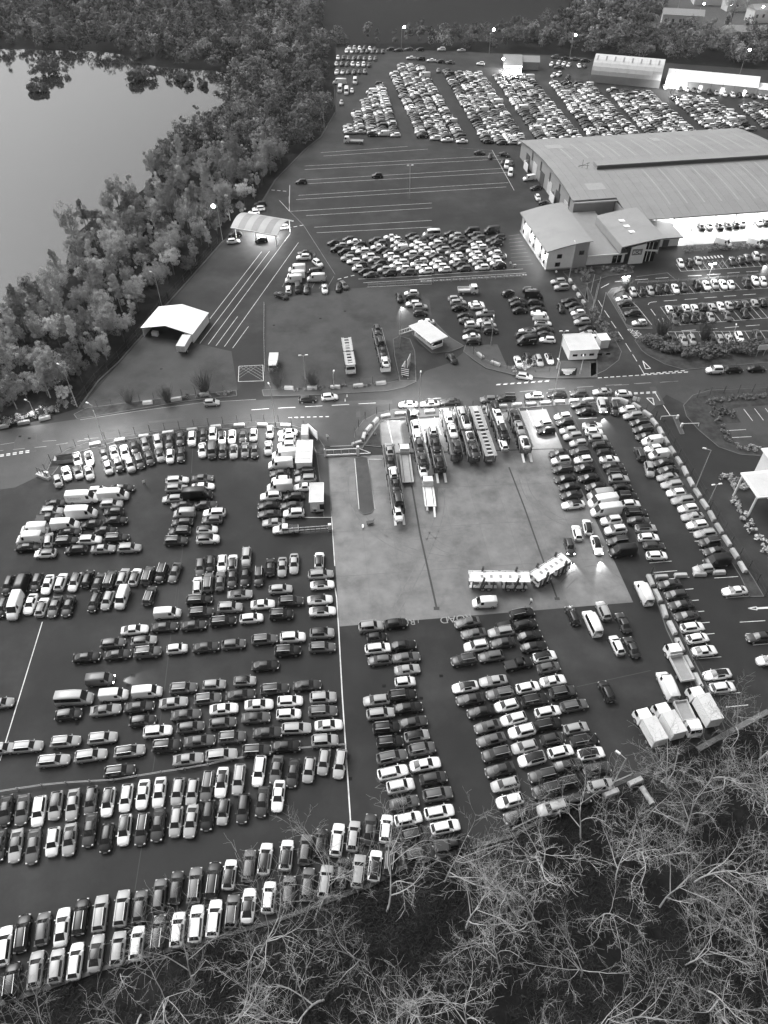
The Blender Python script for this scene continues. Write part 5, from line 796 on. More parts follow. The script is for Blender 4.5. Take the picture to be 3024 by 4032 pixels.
# far fields: too many to tell apart, one mass
FARL=[[(-15.28,327.81),(-14.03,316.81)],[(-11.88,345.36),(-9.50,317.30)],[(-8.56,360.61),(-4.40,314.36)],[(-5.74,371.68),(0.02,314.60)],[(-2.59,386.77),(4.44,313.39)],
 [(4.28,401.43),(15.51,312.42)],[(7.76,415.11),(20.51,309.78)],[(12.00,414.18),(24.80,308.24)],[(16.96,411.39),(30.60,306.47)],
 [(29.86,406.05),(40.87,306.24)],[(35.42,401.44),(45.96,304.94)],[(39.26,402.21),(50.32,305.24)],[(44.72,400.99),(54.40,303.95)],
 [(54.14,397.67),(62.91,302.76)],[(59.79,396.92),(67.73,303.75)],[(64.01,395.43),(72.58,304.74)],[(67.54,393.95),(77.26,304.74)],
 [(79.10,388.10),(83.88,310.81)],[(84.60,387.38),(89.21,311.84)],[(89.07,383.39),(94.94,312.88)],[(93.86,382.68),(100.33,313.91)],
 [(103.16,375.64),(107.49,315.46)],[(108.46,374.05),(113.42,316.69)],[(113.30,371.68),(117.91,317.30)],[(118.18,371.68),(123.72,317.92)],
 [(129.45,364.70),(133.65,319.16)],[(134.92,367.00),(138.84,320.41)],[(138.85,363.94),(144.07,320.41)],[(143.22,359.41),(149.52,321.04)],
 [(156.22,354.24),(157.50,316.69)],[(161.10,355.41),(164.08,319.16)],[(165.66,354.97),(170.36,322.94)]]
mv=[];mf=[];mm_=[];mp=[]; off_=0; GEO={}
def mass_car(x,y,ang,code):
    global off_
    ty=code[1]; dark='r' in code; k=(ty,dark)
    if k not in GEO: q=simple_geo(ty,dark); GEO[k]=(np.array(q.v),q.f,q.m)
    V,F,Mi=GEO[k]; c,s=math.cos(ang),math.sin(ang); sc=random.uniform(.96,1.04); Z=.03
    W=np.stack([x+(V[:,0]*c-V[:,1]*s)*sc,y+(V[:,0]*s+V[:,1]*c)*sc,V[:,2]+Z],1)
    mv.append(W); mf.extend(tuple(i+off_ for i in f) for f in F); mm_.extend(Mi); off_+=len(V)
    mp.append(np.full(len(V),min(.84,SHADE[code[0]][0]*random.uniform(.8,1.15))))
for P in FARL:
    a,b=Vector(P[0]),Vector(P[1]); L=(b-a).length; d=(a-b).normalized(); n=int(L/2.25)
    hdg=R(182)
    for i in range(n):
        if random.random()<.025: continue
        p=b+d*(i*2.25+random.uniform(-.2,.2)); code=pick()
        if random.random()<.03: code=random.choice(('wv','wV','kv'))
        mass_car(p.x+random.uniform(-.35,.35),p.y,hdg+random.uniform(-.05,.05)+(math.pi if random.random()<.12 else 0),code)
for P,dy in (([(-19.41,437.17),(1.14,435.14)],0),([(-18.21,442.72),(-2.21,441.27)],0),([(-23.60,413.24),(-5.27,411.95)],0),([(-23.28,424.06),(-2.67,422.71)],0),([(-22.71,399.31),(-7.73,400.01)],0)):
    for x,y,a in along(P,2.7): mass_car(x,y,R(270)+random.uniform(-.1,.1),pick())
for p in [(129.23,376.44),(135.46,374.05),(138.17,373.25),(141.14,371.68),(142.86,370.11),(147.01,368.55),(149.92,367.77),(153.14,365.77),(156.40,364.70),(159.61,364.24),(162.68,365.46),(164.90,362.87),(167.62,362.42),(169.94,360.91)]: mass_car(p[0],p[1],R(262),pick())
for (p,c,h) in (((3.39,440.65),'kh',178),((7.56,439.21),'ds',180),((12.89,440.65),'ds',178),((18.74,440.04),'kh',180),((29.92,440.24),'wu',180),((40.13,438.60),'ls',180),((13.59,424.26),'ws',176),((18.58,422.71),'ku',174),((23.69,419.83),'ws',174),((28.16,417.93),'kh',172),((32.89,416.42),'gs',172),((47.91,414.18),'wh',175),((26.28,402.32),'gh',268),((86.89,426.53),'gh',170),((91.85,424.19),'ds',5),((96.17,422.37),'gs',0),((101.02,419.90),'ds',0),((82.88,413.12),'wh',250),((86.69,415.52),'wh',250),((89.24,414.40),'ws',250),((91.11,411.54),'wh',250),((85.68,408.08),'gs',170),((96.00,410.27),'wh',268),((98.72,410.27),'dh',268),((80.81,394.69),'wh',240),((83.69,396.17),'wu',240),((87.31,391.74),'ks',250),((-20.71,382.62),'wX',175),((-20.02,372.15),'wX',270),((-16.97,369.02),'wX',270),((-14.59,370.58),'wh',270),((-13.51,384.27),'wV',270),((-18.65,353.95),'lh',275)):
    mass_car(p[0],p[1],R(h),c)
me=bpy.data.meshes.new('parked_cars'); VV=np.concatenate(mv); me.from_pydata(VV.tolist(),[],mf)
for m in ('car_paint_mass','glass','trim','alloy'): me.materials.append(M[m])
me.polygons.foreach_set('material_index',mm_); me.polygons.foreach_set('use_smooth',[True]*len(mf))
at=me.attributes.new('paint','FLOAT','POINT'); at.data.foreach_set('value',np.concatenate(mp).astype(np.float32)); me.update()
tag(place('far_parked_cars',me),'packed rows of parked cars filling the far fields','cars',kind='stuff')
# lorries ----------------------------------------------------------
def cab(mb_parent,x,W=2.4,H=2.9,L=2.0,m='white_metal',z0=.5):
    """flat-fronted lorry cab whose front face is at x+L"""
    P=[(x,-W/2,z0),(x+L,-W/2,z0),(x+L,-W/2,z0+1.1),(x+L-.25,-W/2+.08,H-.15),(x+L-.5,-W/2+.1,H),(x,-W/2+.05,H)]
    Q=[(a,-b,c) for a,b,c in P]; n=len(P)
    MB().add(P+Q,[tuple(range(n)),tuple(range(2*n-1,n-1,-1))]+[(i,n+i,n+(i+1)%n,(i+1)%n) for i in range(n)]).build('cab',m,mb_parent)
    MB().add([(x+L+.02,-W/2+.15,z0+1.15),(x+L+.02,W/2-.15,z0+1.15),(x+L-.22,W/2-.2,H-.2),(x+L-.22,-W/2+.2,H-.2)],[(0,1,2,3)]).build('windscreen','glass',mb_parent)
    for s in (-1,1):
        MB().box((x+L*.62,s*(W/2-.02),z0+1.55),(.8,.1,.75)).build('side_window','glass',mb_parent); MB().box((x+L+.03,s*(W/2-.4),z0+.25),(.06,.4,.25)).build('headlight','lens',mb_parent); MB().box((x+L-.1,s*(W/2+.18),z0+1.7),(.12,.2,.5)).build('door_mirror','trim',mb_parent)
WH=None
def lorry_wheels(e,xs,W=2.35,r=.48):
    global WH
    if WH is None: WH=wheel_mesh(.48,.32,14)
    for x in xs:
        for s in (-1,1): place('rim',rim_mesh(.48,.32),place('wheel',WH,e,(x,s*(W/2-.15),r)))
def transporter(front,rear,label,m='grey_metal',cabm='white_metal',ramps=True,deck='dark_metal',bend=None,track='galv',solid=False,has_cab=True):
    f,r=Vector(front),Vector(rear); d=f-r; L=d.length; e=empty('car_transporter',(r.x,r.y,0),math.atan2(d.y,d.x),label,'transporter','car transporters')
    Lt=L*.5; secs=((0,L-Lt-.5,'trailer'),(L-Lt+.3,L-.6,'truck'))
    for (a,b,nm) in secs:
        MB().box(((a+b)/2,0,.75),(b-a,.9,.3)).build('chassis','dark_metal',e)
        for s in (-1,1):
            MB().box(((a+b)/2,s*.82,.95),(b-a-.2,.62,.12)).build('lower_track',deck,e); MB().box(((a+b)/2,s*.85,2.75),(b-a+.3,.62,.12)).build('upper_track',m,e)
            MB().box(((a+b)/2,s*1.22,2.85),(b-a+.3,.08,.22)).build('deck_edge',track,e)
            for k,x in enumerate(np.linspace(a+.6,b-.8,3)): MB().beam((x,s*1.2,.7),(x+(.5 if k==1 else 0),s*1.2,2.9),.18,.22).build('post','dark_metal',e)
            MB().beam((a+.7,s*1.2,1.0),(a+(b-a)*.45,s*1.2,2.7),.1).build('lift_ram','galv',e)
        for x in np.arange(a+.3,b,1.25): MB().box((x,0,2.74),(.5,1.2,.06)).build('deck_slat',track,e)
        for x in np.arange(a+.5,b,1.6): MB().box((x,0,.93),(.35,1.15,.06)).build('deck_slat',m,e)
    if solid:
        MB().box((L/2,0,2.82),(L-.8,2.2,.06)).build('deck_plate','white_metal',e)
        for x in (L*.18,L*.72):
            for s in (-1,1): MB().beam((x,s*1.28,.6),(x+.5,s*1.28,3.9),.35,.3).build('lift_tower','dark_metal',e)
        for k in range(5): MB().box((L*(.2+.15*k),0,2.86),(.5,.7,.03)).build('deck_recess','grey_metal',e)
    if has_cab: cab(e,L-2.05,2.4,2.55,2.0,cabm)
    lorry_wheels(e,(L-1.4,L-Lt+1.5,L-Lt+2.7,(L-Lt)*.45,(L-Lt)*.45+1.1))
    if ramps:
        for s in (-1,1): MB().beam((0.1,s*.82,.85),(-2.0,s*.82,.1),.5,.08).build('loading_ramp','white_metal',e)
    return e,L
TR_=[
 ('transporter with cars nearest the sliding gate',(0.84,120.42),(2.90,100.82),[((1.15,117.47),'ls'),((1.35,113.57),'ks'),((1.89,110.51),'wh'),((2.38,106.76),'ks'),((2.80,102.85),'ku'),((2.74,99.95),'wh')],'dark_metal',True),
 ('transporter reaching the roadside blocks with a dark SUV in front',(6.06,131.64),(8.26,113.88),[((6.26,129.66),'du'),((6.81,125.00),'wh'),((7.14,121.66),'ws'),((7.50,118.83),'dh'),((8.00,114.62),'ds'),((8.02,112.31),'wh')],'dark_metal',False),
 ('transporter holding two black saloons, ramps down',(10.30,125.89),(11.77,112.92),[((10.52,124.26),'wh'),((10.94,119.08),'ks'),((11.37,113.85),'ks')],'dark_metal',True),
 ('transporter with two white saloons on its top deck',(13.83,132.77),(15.42,116.79),[((14.28,128.40),'ws'),((14.82,123.74),'ws'),((15.31,118.73),'ds')],'dark_metal',False),
 ('transporter with a dark-roofed white car on deck',(17.02,133.62),(19.04,116.30),[((17.24,130.32),'lh'),((17.94,126.61),'whr'),((18.40,121.88),'wmr'),((18.90,117.21),'ds')],'dark_metal',False),
 ('empty transporter with bare ribbed decks in the yard row',(20.40,133.62),(22.42,116.40),[],'grey_metal',False),
 ('transporter with white cars above a black one',(24.45,134.77),(25.98,121.82),[((24.98,132.28),'kh'),((25.19,129.49),'ws'),((25.53,126.39),'ws'),((25.62,123.06),'ku'),((25.53,120.66),'wh')],'dark_metal',False),
 ('rightmost transporter of the yard row with white cab',(28.97,132.77),(30.40,119.27),[((29.00,129.11),'ks'),((29.39,124.79),'ls'),((29.89,119.98),'wsr')],'dark_metal',True),
 ('empty pale transporter in the gatehouse compound',(-8.02,149.17),(-9.56,161.51),[],'galv',False),
 ('loaded transporter in the gatehouse compound',(0.47,149.94),(-1.80,165.82),[((-1.66,164.39),'dh'),((-0.95,159.00),'ku'),((-0.21,154.35),'ks'),((0.32,149.98),'ws')],'dark_metal',False)]
for lab,f,r,cars,m,rp in TR_:
    e,L=transporter(f,r,lab,m,'white_metal' if 'white' in lab or 'pale' in lab else 'pale_metal',rp,'dark_metal' if m!='galv' else 'grey_metal',None,'grey_metal' if m=='dark_metal' else 'galv')
    ang=math.degrees(math.atan2(f[1]-r[1],f[0]-r[0]))
    for i,(p,c) in enumerate(cars):
        low=i==len(cars)-1 and len(cars)>4
        add_car(p[0],p[1],ang+(180 if i%2 else 0),c,1,words('%s %s, %s aboard the %s'%(SHADE[c[0]][1],KIND[c[1]][1],ordn(i+1),lab)),'cars on transporters',1.55 if low else 2.8)
# articulated empty transporter turning on the slab: truck and trailer
tr=transporter((26.32,83.55),(15.21,83.73),'long empty pale transporter trailer parked on the open slab','pale_metal','white_metal',False,'pale_metal',None,'white_metal',True,False)
tr=transporter((33.58,88.47),(26.74,83.55),'pale transporter lorry angled on the open slab','pale_metal','white_metal',False,'pale_metal',None,'white_metal',True)
def flatbed(front,rear,label,bed='white_metal',ramps=True,box=0,tipper=False,cabm='white_metal',name='recovery_truck',cat='truck'):
    f,r=Vector(front),Vector(rear); d=f-r; L=d.length; e=empty(name,(r.x,r.y,0),math.atan2(d.y,d.x),label,cat)
    MB().box((L/2,0,.65),(L-.4,.8,.3)).build('chassis','dark_metal',e); cab(e,L-1.9,2.1,2.35,1.9,cabm,.45); lorry_wheels(e,(L-1.1,1.3),2.2,.42)
    Lb=L-2.2
    if box:
        MB().box((Lb/2,0,1.0+box/2),(Lb,2.2,box)).build('box_body',bed,e); MB().box((Lb/2,0,1.0+box+.03),(Lb+.06,2.26,.06)).build('box_roof','roof_pale',e)
        for s in (-1,1): MB().box((-.02,s*.55,1.0+box/2),(.06,1.02,box-.2)).build('rear_door','pale_metal',e)
    else:
        MB().box((Lb/2,0,.95),(Lb,2.2,.14)).build('bed',bed,e)
        if tipper:
            for s in (-1,1): MB().box((Lb/2,s*1.08,1.25),(Lb,.08,.5)).build('bed_side','pale_metal',e)
            MB().box((0,0,1.25),(.08,2.2,.5)).build('tailboard','pale_metal',e); MB().box((Lb,0,1.5),(.1,2.2,1.0)).build('headboard','pale_metal',e)
        else:
            for s in (-1,1): MB().box((Lb/2,s*.72,1.035),(Lb-.4,.14,.03)).build('wheel_track','dark_metal',e); MB().box((Lb/2,s*1.12,1.0),(Lb,.08,.2)).build('bed_rail','pale_metal',e)
            MB().box((Lb+.1,0,1.35),(.12,2.1,.7)).build('headboard','pale_metal',e)
    if ramps:
        MB().beam((0,-.7,.9),(-2.2,-.7,.1),.4,.07).build('loading_ramp','white_metal',e); MB().beam((0,.7,.9),(-.9,.7,.7),.4,.07).build('loading_ramp','galv',e)
    return e
flatbed((4.29,121.05),(4.94,110.11),'grey-bedded recovery truck between the two left transporters','grey_metal',False)
flatbed((8.88,110.95),(9.24,103.17),'white flatbed recovery truck with one ramp lowered')
flatbed((47.61,70.10),(48.67,63.46),'white dropside truck with open bed by the concrete blocks','grey_metal',False,0,True,name='dropside_truck')
flatbed((48.84,61.92),(50.17,55.48),'large white box lorry nearest the right-hand bays','wall_white',False,2.3,name='box_lorry',cat='lorry')
flatbed((39.53,58.10),(41.04,52.32),'left of two white box lorries under the branches','wall_white',False,2.0,name='box_lorry',cat='lorry')
flatbed((42.67,59.04),(44.15,53.44),'right of two white box lorries under the branches','wall_white',False,2.1,name='box_lorry',cat='lorry')
flatbed((47.14,54.07),(46.37,59.71),'open-bedded truck facing the trees between the lorries','grey_metal',False,0,True,name='dropside_truck')
flatbed((26.31,189.19),(20.76,188.89),'white dropside truck above the gatehouse lane','pale_metal',False,0,True,name='dropside_truck')
flatbed((-15.68,306.82),(-8.19,306.23),'pale flatbed truck at the corner of the lined lot','grey_metal',False)
flatbed((-27.02,149.94),(-27.23,155.74),'short pale lorry parked near the bushes in the compound','pale_metal',False,1.2,name='box_lorry',cat='lorry')
flatbed((-49.86,165.45),(-50.82,157.99),'white box van standing beside the open tent','wall_white',False,1.6,name='box_lorry',cat='lorry')

# ------------------------------------------------------------------ vegetation
CP=R(45.4); CH=104.0
def proj(x,y,z=0):
    d=(x,y,z-CH); t=d[1]*math.cos(CP)-d[2]*math.sin(CP)
    if t<1: return None
    u=d[0]/t; v=(-d[1]*math.sin(CP)-d[2]*math.cos(CP))/t
    return .5+u*2894/3024,.5+v*2894/4032
def in_view(x,y,h=10,mx=.06,top=.02,bot=.03):
    a=proj(x,y,0); b=proj(x,y,h)
    if a is None or b is None: return False
    return -mx<a[0]<1+mx and b[1]<1+bot and a[1]>-top
def leaf_cloud(centres,radii,per,size,rng,squash=.85,feather=0.):
    """leaf-clump quads scattered through a set of blobs"""
    C=np.repeat(np.array(centres),per,0); Rr=np.repeat(np.array(radii),per)
    d=rng.normal(size=C.shape); d/=np.linalg.norm(d,axis=1)[:,None]; r=rng.uniform(.45,1.05,len(C))**.6
    p=C+d*(Rr*r)[:,None]*np.array([1,1,squash])
    nrm=d+rng.normal(size=d.shape)*.6+np.array([0,0,.5]); nrm/=np.linalg.norm(nrm,axis=1)[:,None]
    t=np.cross(nrm,rng.normal(size=d.shape)); t+=feather*(np.array([0,0,1.])+d*.5); t/=np.linalg.norm(t,axis=1)[:,None]; b=np.cross(nrm,t); b/=np.linalg.norm(b,axis=1)[:,None]+1e-6
    s=(size*rng.uniform(.5,1.3,len(C)))[:,None]; t=t*(1+.9*(feather>0)); b=b*(1-.45*(feather>0))
    return np.stack([p-t*s,p-b*s*.55,p+t*s,p+b*s*.55],1).reshape(-1,3)
def quad_mesh(name,V,m):
    me=bpy.data.meshes.new(name); n=len(V)//4; me.vertices.add(len(V)); me.vertices.foreach_set('co',V.astype(np.float32).ravel())
    me.loops.add(4*n); me.loops.foreach_set('vertex_index',np.arange(4*n,dtype=np.int32)); me.polygons.add(n); me.polygons.foreach_set('loop_start',np.arange(0,4*n,4,dtype=np.int32))
    me.materials.append(M[m]); me.update(calc_edges=True); me.validate(); return me
def crown_blobs(kind,rng,h):
    C=[];Q=[]
    if kind=='birch':
        for k in range(36): t=rng.uniform(.2,1); a=rng.uniform(0,6.28); r=math.sin(math.pi*(.12+.8*t))*h*.17*rng.uniform(.25,1.0); C.append((r*math.cos(a),r*math.sin(a),h*t)); Q.append(h*.065*rng.uniform(.4,1.5)*(1.3-.7*t))
    elif kind=='round':
        for k in range(44):
            d=rng.normal(size=3); d/=np.linalg.norm(d); r=h*.29*rng.uniform(.3,1.15); C.append((d[0]*r,d[1]*r,h*.62+d[2]*r*.95)); Q.append(h*.085*rng.uniform(.4,1.4))
    else:
        for k in range(26): a=rng.uniform(0,6.28); r=h*.45*math.sqrt(rng.uniform(0,1)); C.append((r*math.cos(a),r*math.sin(a),h*(.2+.6*rng.uniform(0,1)*(1-.5*(r/h/.45)**2)))); Q.append(h*.14*rng.uniform(.6,1.3))
    return C,Q
TREES=[]
for i in range(12):
    kind=('birch','round','round','bush')[i%4]; rng=np.random.default_rng(100+i); h=10. if kind!='bush' else 5.
    C,Q=crown_blobs(kind,rng,h)
    crown=quad_mesh('crown',leaf_cloud(C,Q,120,.135 if kind!='bush' else .13,rng,.85,{'birch':1.2,'round':.7,'bush':.5}[kind]),('leaf','leaf','leaf_pale','leaf_dark')[(i//2)%4] if kind!='birch' else ('leaf_pale','leaf','leaf_pale')[i//4])
    mb=MB(); mb.tube((0,0,-.2),(0,0,h*.45),.16,.1,6); 
    for k in range(7): c=C[k*3]; mb.tube((0,0,h*(.2+.05*k)),c,.07,.02,4)
    TREES.append((kind,h,crown,mb.mesh('trunk',['bark_pale' if kind=='birch' else 'bark'])))
WORD={'birch':'slender birch','round':'round-crowned tree','bush':'spreading bush'}
def buf_in(p,poly,b):
    return inside(p,poly) or any(inside((p[0]+b*math.cos(a),p[1]+b*math.sin(a)),poly) for a in (0,1.57,3.14,4.71))
TOWN=[(142.05,478.01),(172.56,533.68),(173.32,593.72),(346.48,593.72),(266.82,432.98),(201.42,456.47),(184.01,464.11)]
cands=[]
def grid(x0,x1,y0,y1,s):
    y=y0
    while y<y1:
        x=x0
        while x<x1: yield x+random.uniform(-.45,.45)*s,y+random.uniform(-.45,.45)*s; x+=s
        y+=s
near=[]; far=[]
for x,y in grid(-150,-15,112,345,4.4):
    if in_view(x,y,9) and not buf_in((x,y),TARMAC,2.6) and not buf_in((x,y),LAKE,1.2) and not (inside((x,y),ROAD)): near.append((math.hypot(x,y),x,y))
for x,y in grid(-300,330,345,690,6.6):
    if in_view(x,y,10) and not buf_in((x,y),TARMAC,4) and not buf_in((x,y),LAKE,1.5) and not inside((x,y),FIELD) and not inside((x,y),TOWN): far.append((x,y))
near.sort()
ISL=[(-160.49,398.92),(-156.70,373.67),(-116.52,388.99),(-95.38,388.99),(-87.82,379.45)]
far_c=[];far_q=[]
mass=near[300:]; near=near[:300]
for i,(d,x,y) in enumerate(near):
    kind,h,cr,tk=TREES[random.choice((0,4,8,0,8,1,2,3,5,6,7,9,10,11,2,10))] ; s=random.uniform(.45,1.15)*(1 if kind!='bush' else 1.05)
    nm={'birch':'birch_tree','round':'woodland_tree','bush':'bush'}[kind]
    tone={'leaf':'mid-toned','leaf_pale':'pale','leaf_dark':'dark'}[cr.materials[0].name]
    band='near the road end' if y<170 else ('beside the tent lot' if y<230 else 'beside the lined lot')
    o=empty(nm,(x,y,0),random.uniform(0,6.28),'%s %s in the lakeside wood %s'%(tone,WORD[kind],band),'bush' if kind=='bush' else 'tree','%s %s in the wood %s'%(tone,WORD[kind],band)); o.scale=(s,s,s*random.uniform(.9,1.25))
    place('crown',cr,o); place('trunk',tk,o)
rng=np.random.default_rng(5); VV=[]; TN=[]
for (x,y,b) in [(m[1],m[2],0) for m in mass]+[(x,y,1) for x,y in far]:
    h=random.uniform(6,11.5)*(1.15 if b else 1); C,Q=crown_blobs(random.choice(('round','round','birch','bush')),rng,h); k=rng.permutation(len(C))[:9]; n=56 if not b else 44
    q_=leaf_cloud([C[j] for j in k],[Q[j]*1.5 for j in k],n,.33 if not b else .46,rng)+np.array([x,y,0]); VV.append(q_); TN.append(np.full(len(q_),.17*random.choice((.5,.8,1,1.2,1.7))*random.uniform(.8,1.2)))
woods=quad_mesh('woodland',np.concatenate(VV),'leaf_mass'); at=woods.attributes.new('tone','FLOAT','POINT'); at.data.foreach_set('value',np.concatenate(TN).astype(np.float32)); tag(place('far_woodland',woods),'distant mass of trees behind the lake and the far fields','woodland',kind='stuff')
for k,p in enumerate(ISL):
    V=[]
    for j in range(5 if k<3 else 3):
        C,Q=crown_blobs('bush',rng,(8.5,5,6.5,5,3.5)[k]); V.append(leaf_cloud(C,Q,40,.4,rng)+np.array([p[0]+random.uniform(-5.5,5.5)*(1 if k!=1 else .7),p[1]+random.uniform(-3,3),-.4]))
    o=empty('lake_island',(0,0,0),0,('dark bushy islet in the lake, largest on the left','small low islet in front of the largest one','wide pale-topped islet near the far bank','low islet right of the wide one','smallest scrubby islet by the right shore')[k],'islet'); place('bushes',quad_mesh('bushes',np.concatenate(V),'leaf_dark'),o)
# big lone trees at the top
for k,(p,s) in enumerate((((-110.92,527.64),1.6),((196.76,490.60),1.9),((175.83,439.01),1.4))):
    kind,h,cr,tk=TREES[1+4*(k%3)]; o=empty('large_tree',p,k,('lone pale tree at the top edge beside the field','large round tree among the town lamps','dark rounded tree behind the marquee lamp')[k],'tree'); o.scale=(s,s,s); place('crown',cr,o); place('trunk',tk,o)
# bare trees -------------------------------------------------------
def bare_mesh(seed,h,m,levels=5,spread=.62,upright=False):
    """leafless tree: leaning trunk, long curving limbs, branches, twigs"""
    rnd=random.Random(seed); mb=MB()
    def bough(p,d,L,r,lv,bend):
        n=6 if lv==0 else (5 if lv==1 else (4 if lv==2 else 2)); q=Vector(p); d=Vector(d).normalized(); side=d.orthogonal().normalized(); side=Matrix.Rotation(rnd.uniform(0,6.28),3,d)@side
        for k in range(n):
            t=k/n; d=(d+side*bend*rnd.uniform(.3,1.4)/n*1.6+Vector((rnd.gauss(0,.07),rnd.gauss(0,.07),.08+(.15 if upright else 0)))*(1.2 if lv else .5)).normalized()
            e=q+d*(L/n); r0=max(r*(1-.65*t),.011); r1=max(r*(1-.65*(t+1/n)),.009); mb.tube(q,e,r0,r1,5 if lv<2 else 3,0 if lv<2 else 1,False); q=e
            if lv<levels and k>=(1 if lv else n-5):
                for s in range((2 if k>n-3 else 1) if lv==0 else 2):
                    a=rnd.uniform(0,6.28); o=d.orthogonal().normalized(); o=Matrix.Rotation(a,3,d)@o; sp=spread*rnd.uniform(.65,1.3)
                    nd=d*math.cos(sp)+o*math.sin(sp); nd.z+=.1 if not upright else .4
                    bough(q,nd,L*(rnd.uniform(.75,1.1) if lv==0 else (rnd.uniform(.32,.55) if lv==1 else rnd.uniform(.26,.45))),r1*(.8 if lv==0 else .62),lv+1,.5)
    bough(Vector((0,0,-.1)),Vector((rnd.gauss(0,.22),rnd.gauss(0,.22),1)),h*.52,h*.0085,0,.35)
    return mb.mesh('branches',[m,'twig_pale'])
BARE=[bare_mesh(s,h,'bark_pale' if s%3 else 'bark',3,.85) for s,h in ((1,13),(2,14.5),(4,12.5),(11,14),(5,12))]+[bare_mesh(s,h,'bark_pale' if s%3 else 'bark',2,.6) for s,h in ((6,6),(7,5.5),(8,6.5))]
print('bare tris',sum(len(b.polygons) for b in BARE))
BT=[(54.18,55.63),(41.03,46.49),(41.23,33.56),(53.35,42.47),(35.42,37.42),(27.18,38.96),(21.32,35.32),(8.02,33.56),(10.34,27.76),(0.33,29.91),(-8.37,30.18),(14.28,23.40),(24.11,22.66),(37.21,23.90),(45.86,24.90),(-15.45,25.16),(-22.75,21.69),(-28.84,18.86),(-7.20,20.26),(4.15,18.86),(28.57,18.17),(40.12,18.40),(-36.34,16.37),(20.18,28.56),(35.80,30.46),(28.05,29.37),(43.98,28.83),(-2.27,24.40),(17.46,17.71),(-17.95,17.71),(37.32,42.47),(48.19,47.89),(55.99,50.75),(30.84,33.85),(50.86,33.85),(9.74,16.59),(33.79,15.71),(21.76,14.41),(-11.11,14.41),(1.08,13.98),(44.13,16.15),(41.82,39.90),(-26.01,19.79),(16.46,32.14),(39.24,21.21)]
def band_of(p):
    y=proj(p[0],p[1])[1]; return 'nearest the car lot edge' if y<.86 else ('in the middle of the lower wood' if y<.95 else 'along the bottom edge')
BT=sorted(BT,key=lambda p:(band_of(p),proj(p[0],p[1])[0])); BC={}
for k,p in enumerate(BT):
    bd=band_of(p); BC[bd]=BC.get(bd,0)+1
    s=random.uniform(.8,1.15); r=k%5; px=proj(p[0],p[1]); side='left of centre' if px[0]<.45 else ('below the middle files' if px[0]<.72 else 'in the lower right corner')
    o=empty('bare_tree',(p[0],p[1],0),random.uniform(0,6.28),'bare winter tree, %s from left of those %s'%(ordn(BC[bd]),bd),'tree','bare trees '+bd); o.scale=(s*1.1,s*1.1,s*.95); place('branches',BARE[r],o)
LOWER=[(-55.19,15.75),(-45.79,19.37),(-33.92,23.20),(-24.89,25.55),(-13.80,28.34),(-1.82,32.57),(2.70,34.88),(17.66,38.92),(25.77,42.75),(39.21,48.31),(59.95,57.97),(79.47,66.79),(62.34,17.85),(51.00,5.08),(-53.59,5.08)]
sap=[]
for x,y in grid(-60,75,8,75,3.0):
    if inside((x,y),LOWER) and in_view(x,y,4,.05,.02,.12) and random.random()<.16: sap.append((x,y))
for k,(x,y) in enumerate(sap[:290]):
    s=random.uniform(.45,.95); o=empty('sapling',(x,y,0),random.uniform(0,6.28),'thin leafless sapling in the scrub below the car lot','sapling','leafless saplings in the lower scrub'); o.scale=(s,s,s); place('branches',BARE[5+k%3],o)
rng=np.random.default_rng(9); P=[]
for x,y in grid(-62,78,8,78,.62):
    if inside((x,y),LOWER): P.append((x,y))
P=np.array(P); nz=np.sin(P[:,0]*.31+1.3)*np.cos(P[:,1]*.27)+np.sin(P[:,0]*.11-P[:,1]*.17)+rng.normal(size=len(P))*.5
P=P[nz>-.75]; nb=7; B=np.repeat(P,nb,0); n=len(B); a=rng.uniform(0,6.28,n); L=rng.uniform(.25,.95,n); up=rng.uniform(.15,1.,n)
base=np.c_[B+rng.normal(size=(n,2))*.3,rng.uniform(0,.25,n)]; tip=base+np.c_[np.cos(a)*L,np.sin(a)*L,up*.8]; wv=np.c_[-np.sin(a),np.cos(a),np.zeros(n)]*rng.uniform(.01,.045,n)[:,None]
tag(place('undergrowth',quad_mesh('undergrowth',np.stack([base-wv,base+wv,tip+wv*.6,tip-wv*.6],1).reshape(-1,3),'scrub')),'tangled grey undergrowth beneath the bare trees','undergrowth',kind='stuff')
def broom_mesh():
    rnd=random.Random(4); mb=MB()
    for k in range(150):
        a=rnd.uniform(0,6.28); sp=rnd.uniform(0,.62); q=Vector((.25*math.cos(a)*rnd.random(),.25*math.sin(a)*rnd.random(),0)); d=Vector((math.cos(a)*math.sin(sp),math.sin(a)*math.sin(sp),math.cos(sp)))
        for j in range(3): e=q+d*rnd.uniform(1.0,1.9); mb.tube(q,e,.045-.012*j,.033-.011*j,3,0,False); q=e; d=(d+Vector((rnd.gauss(0,.12),rnd.gauss(0,.12),.12))).normalized()
    return mb.mesh('branches',['bark'])
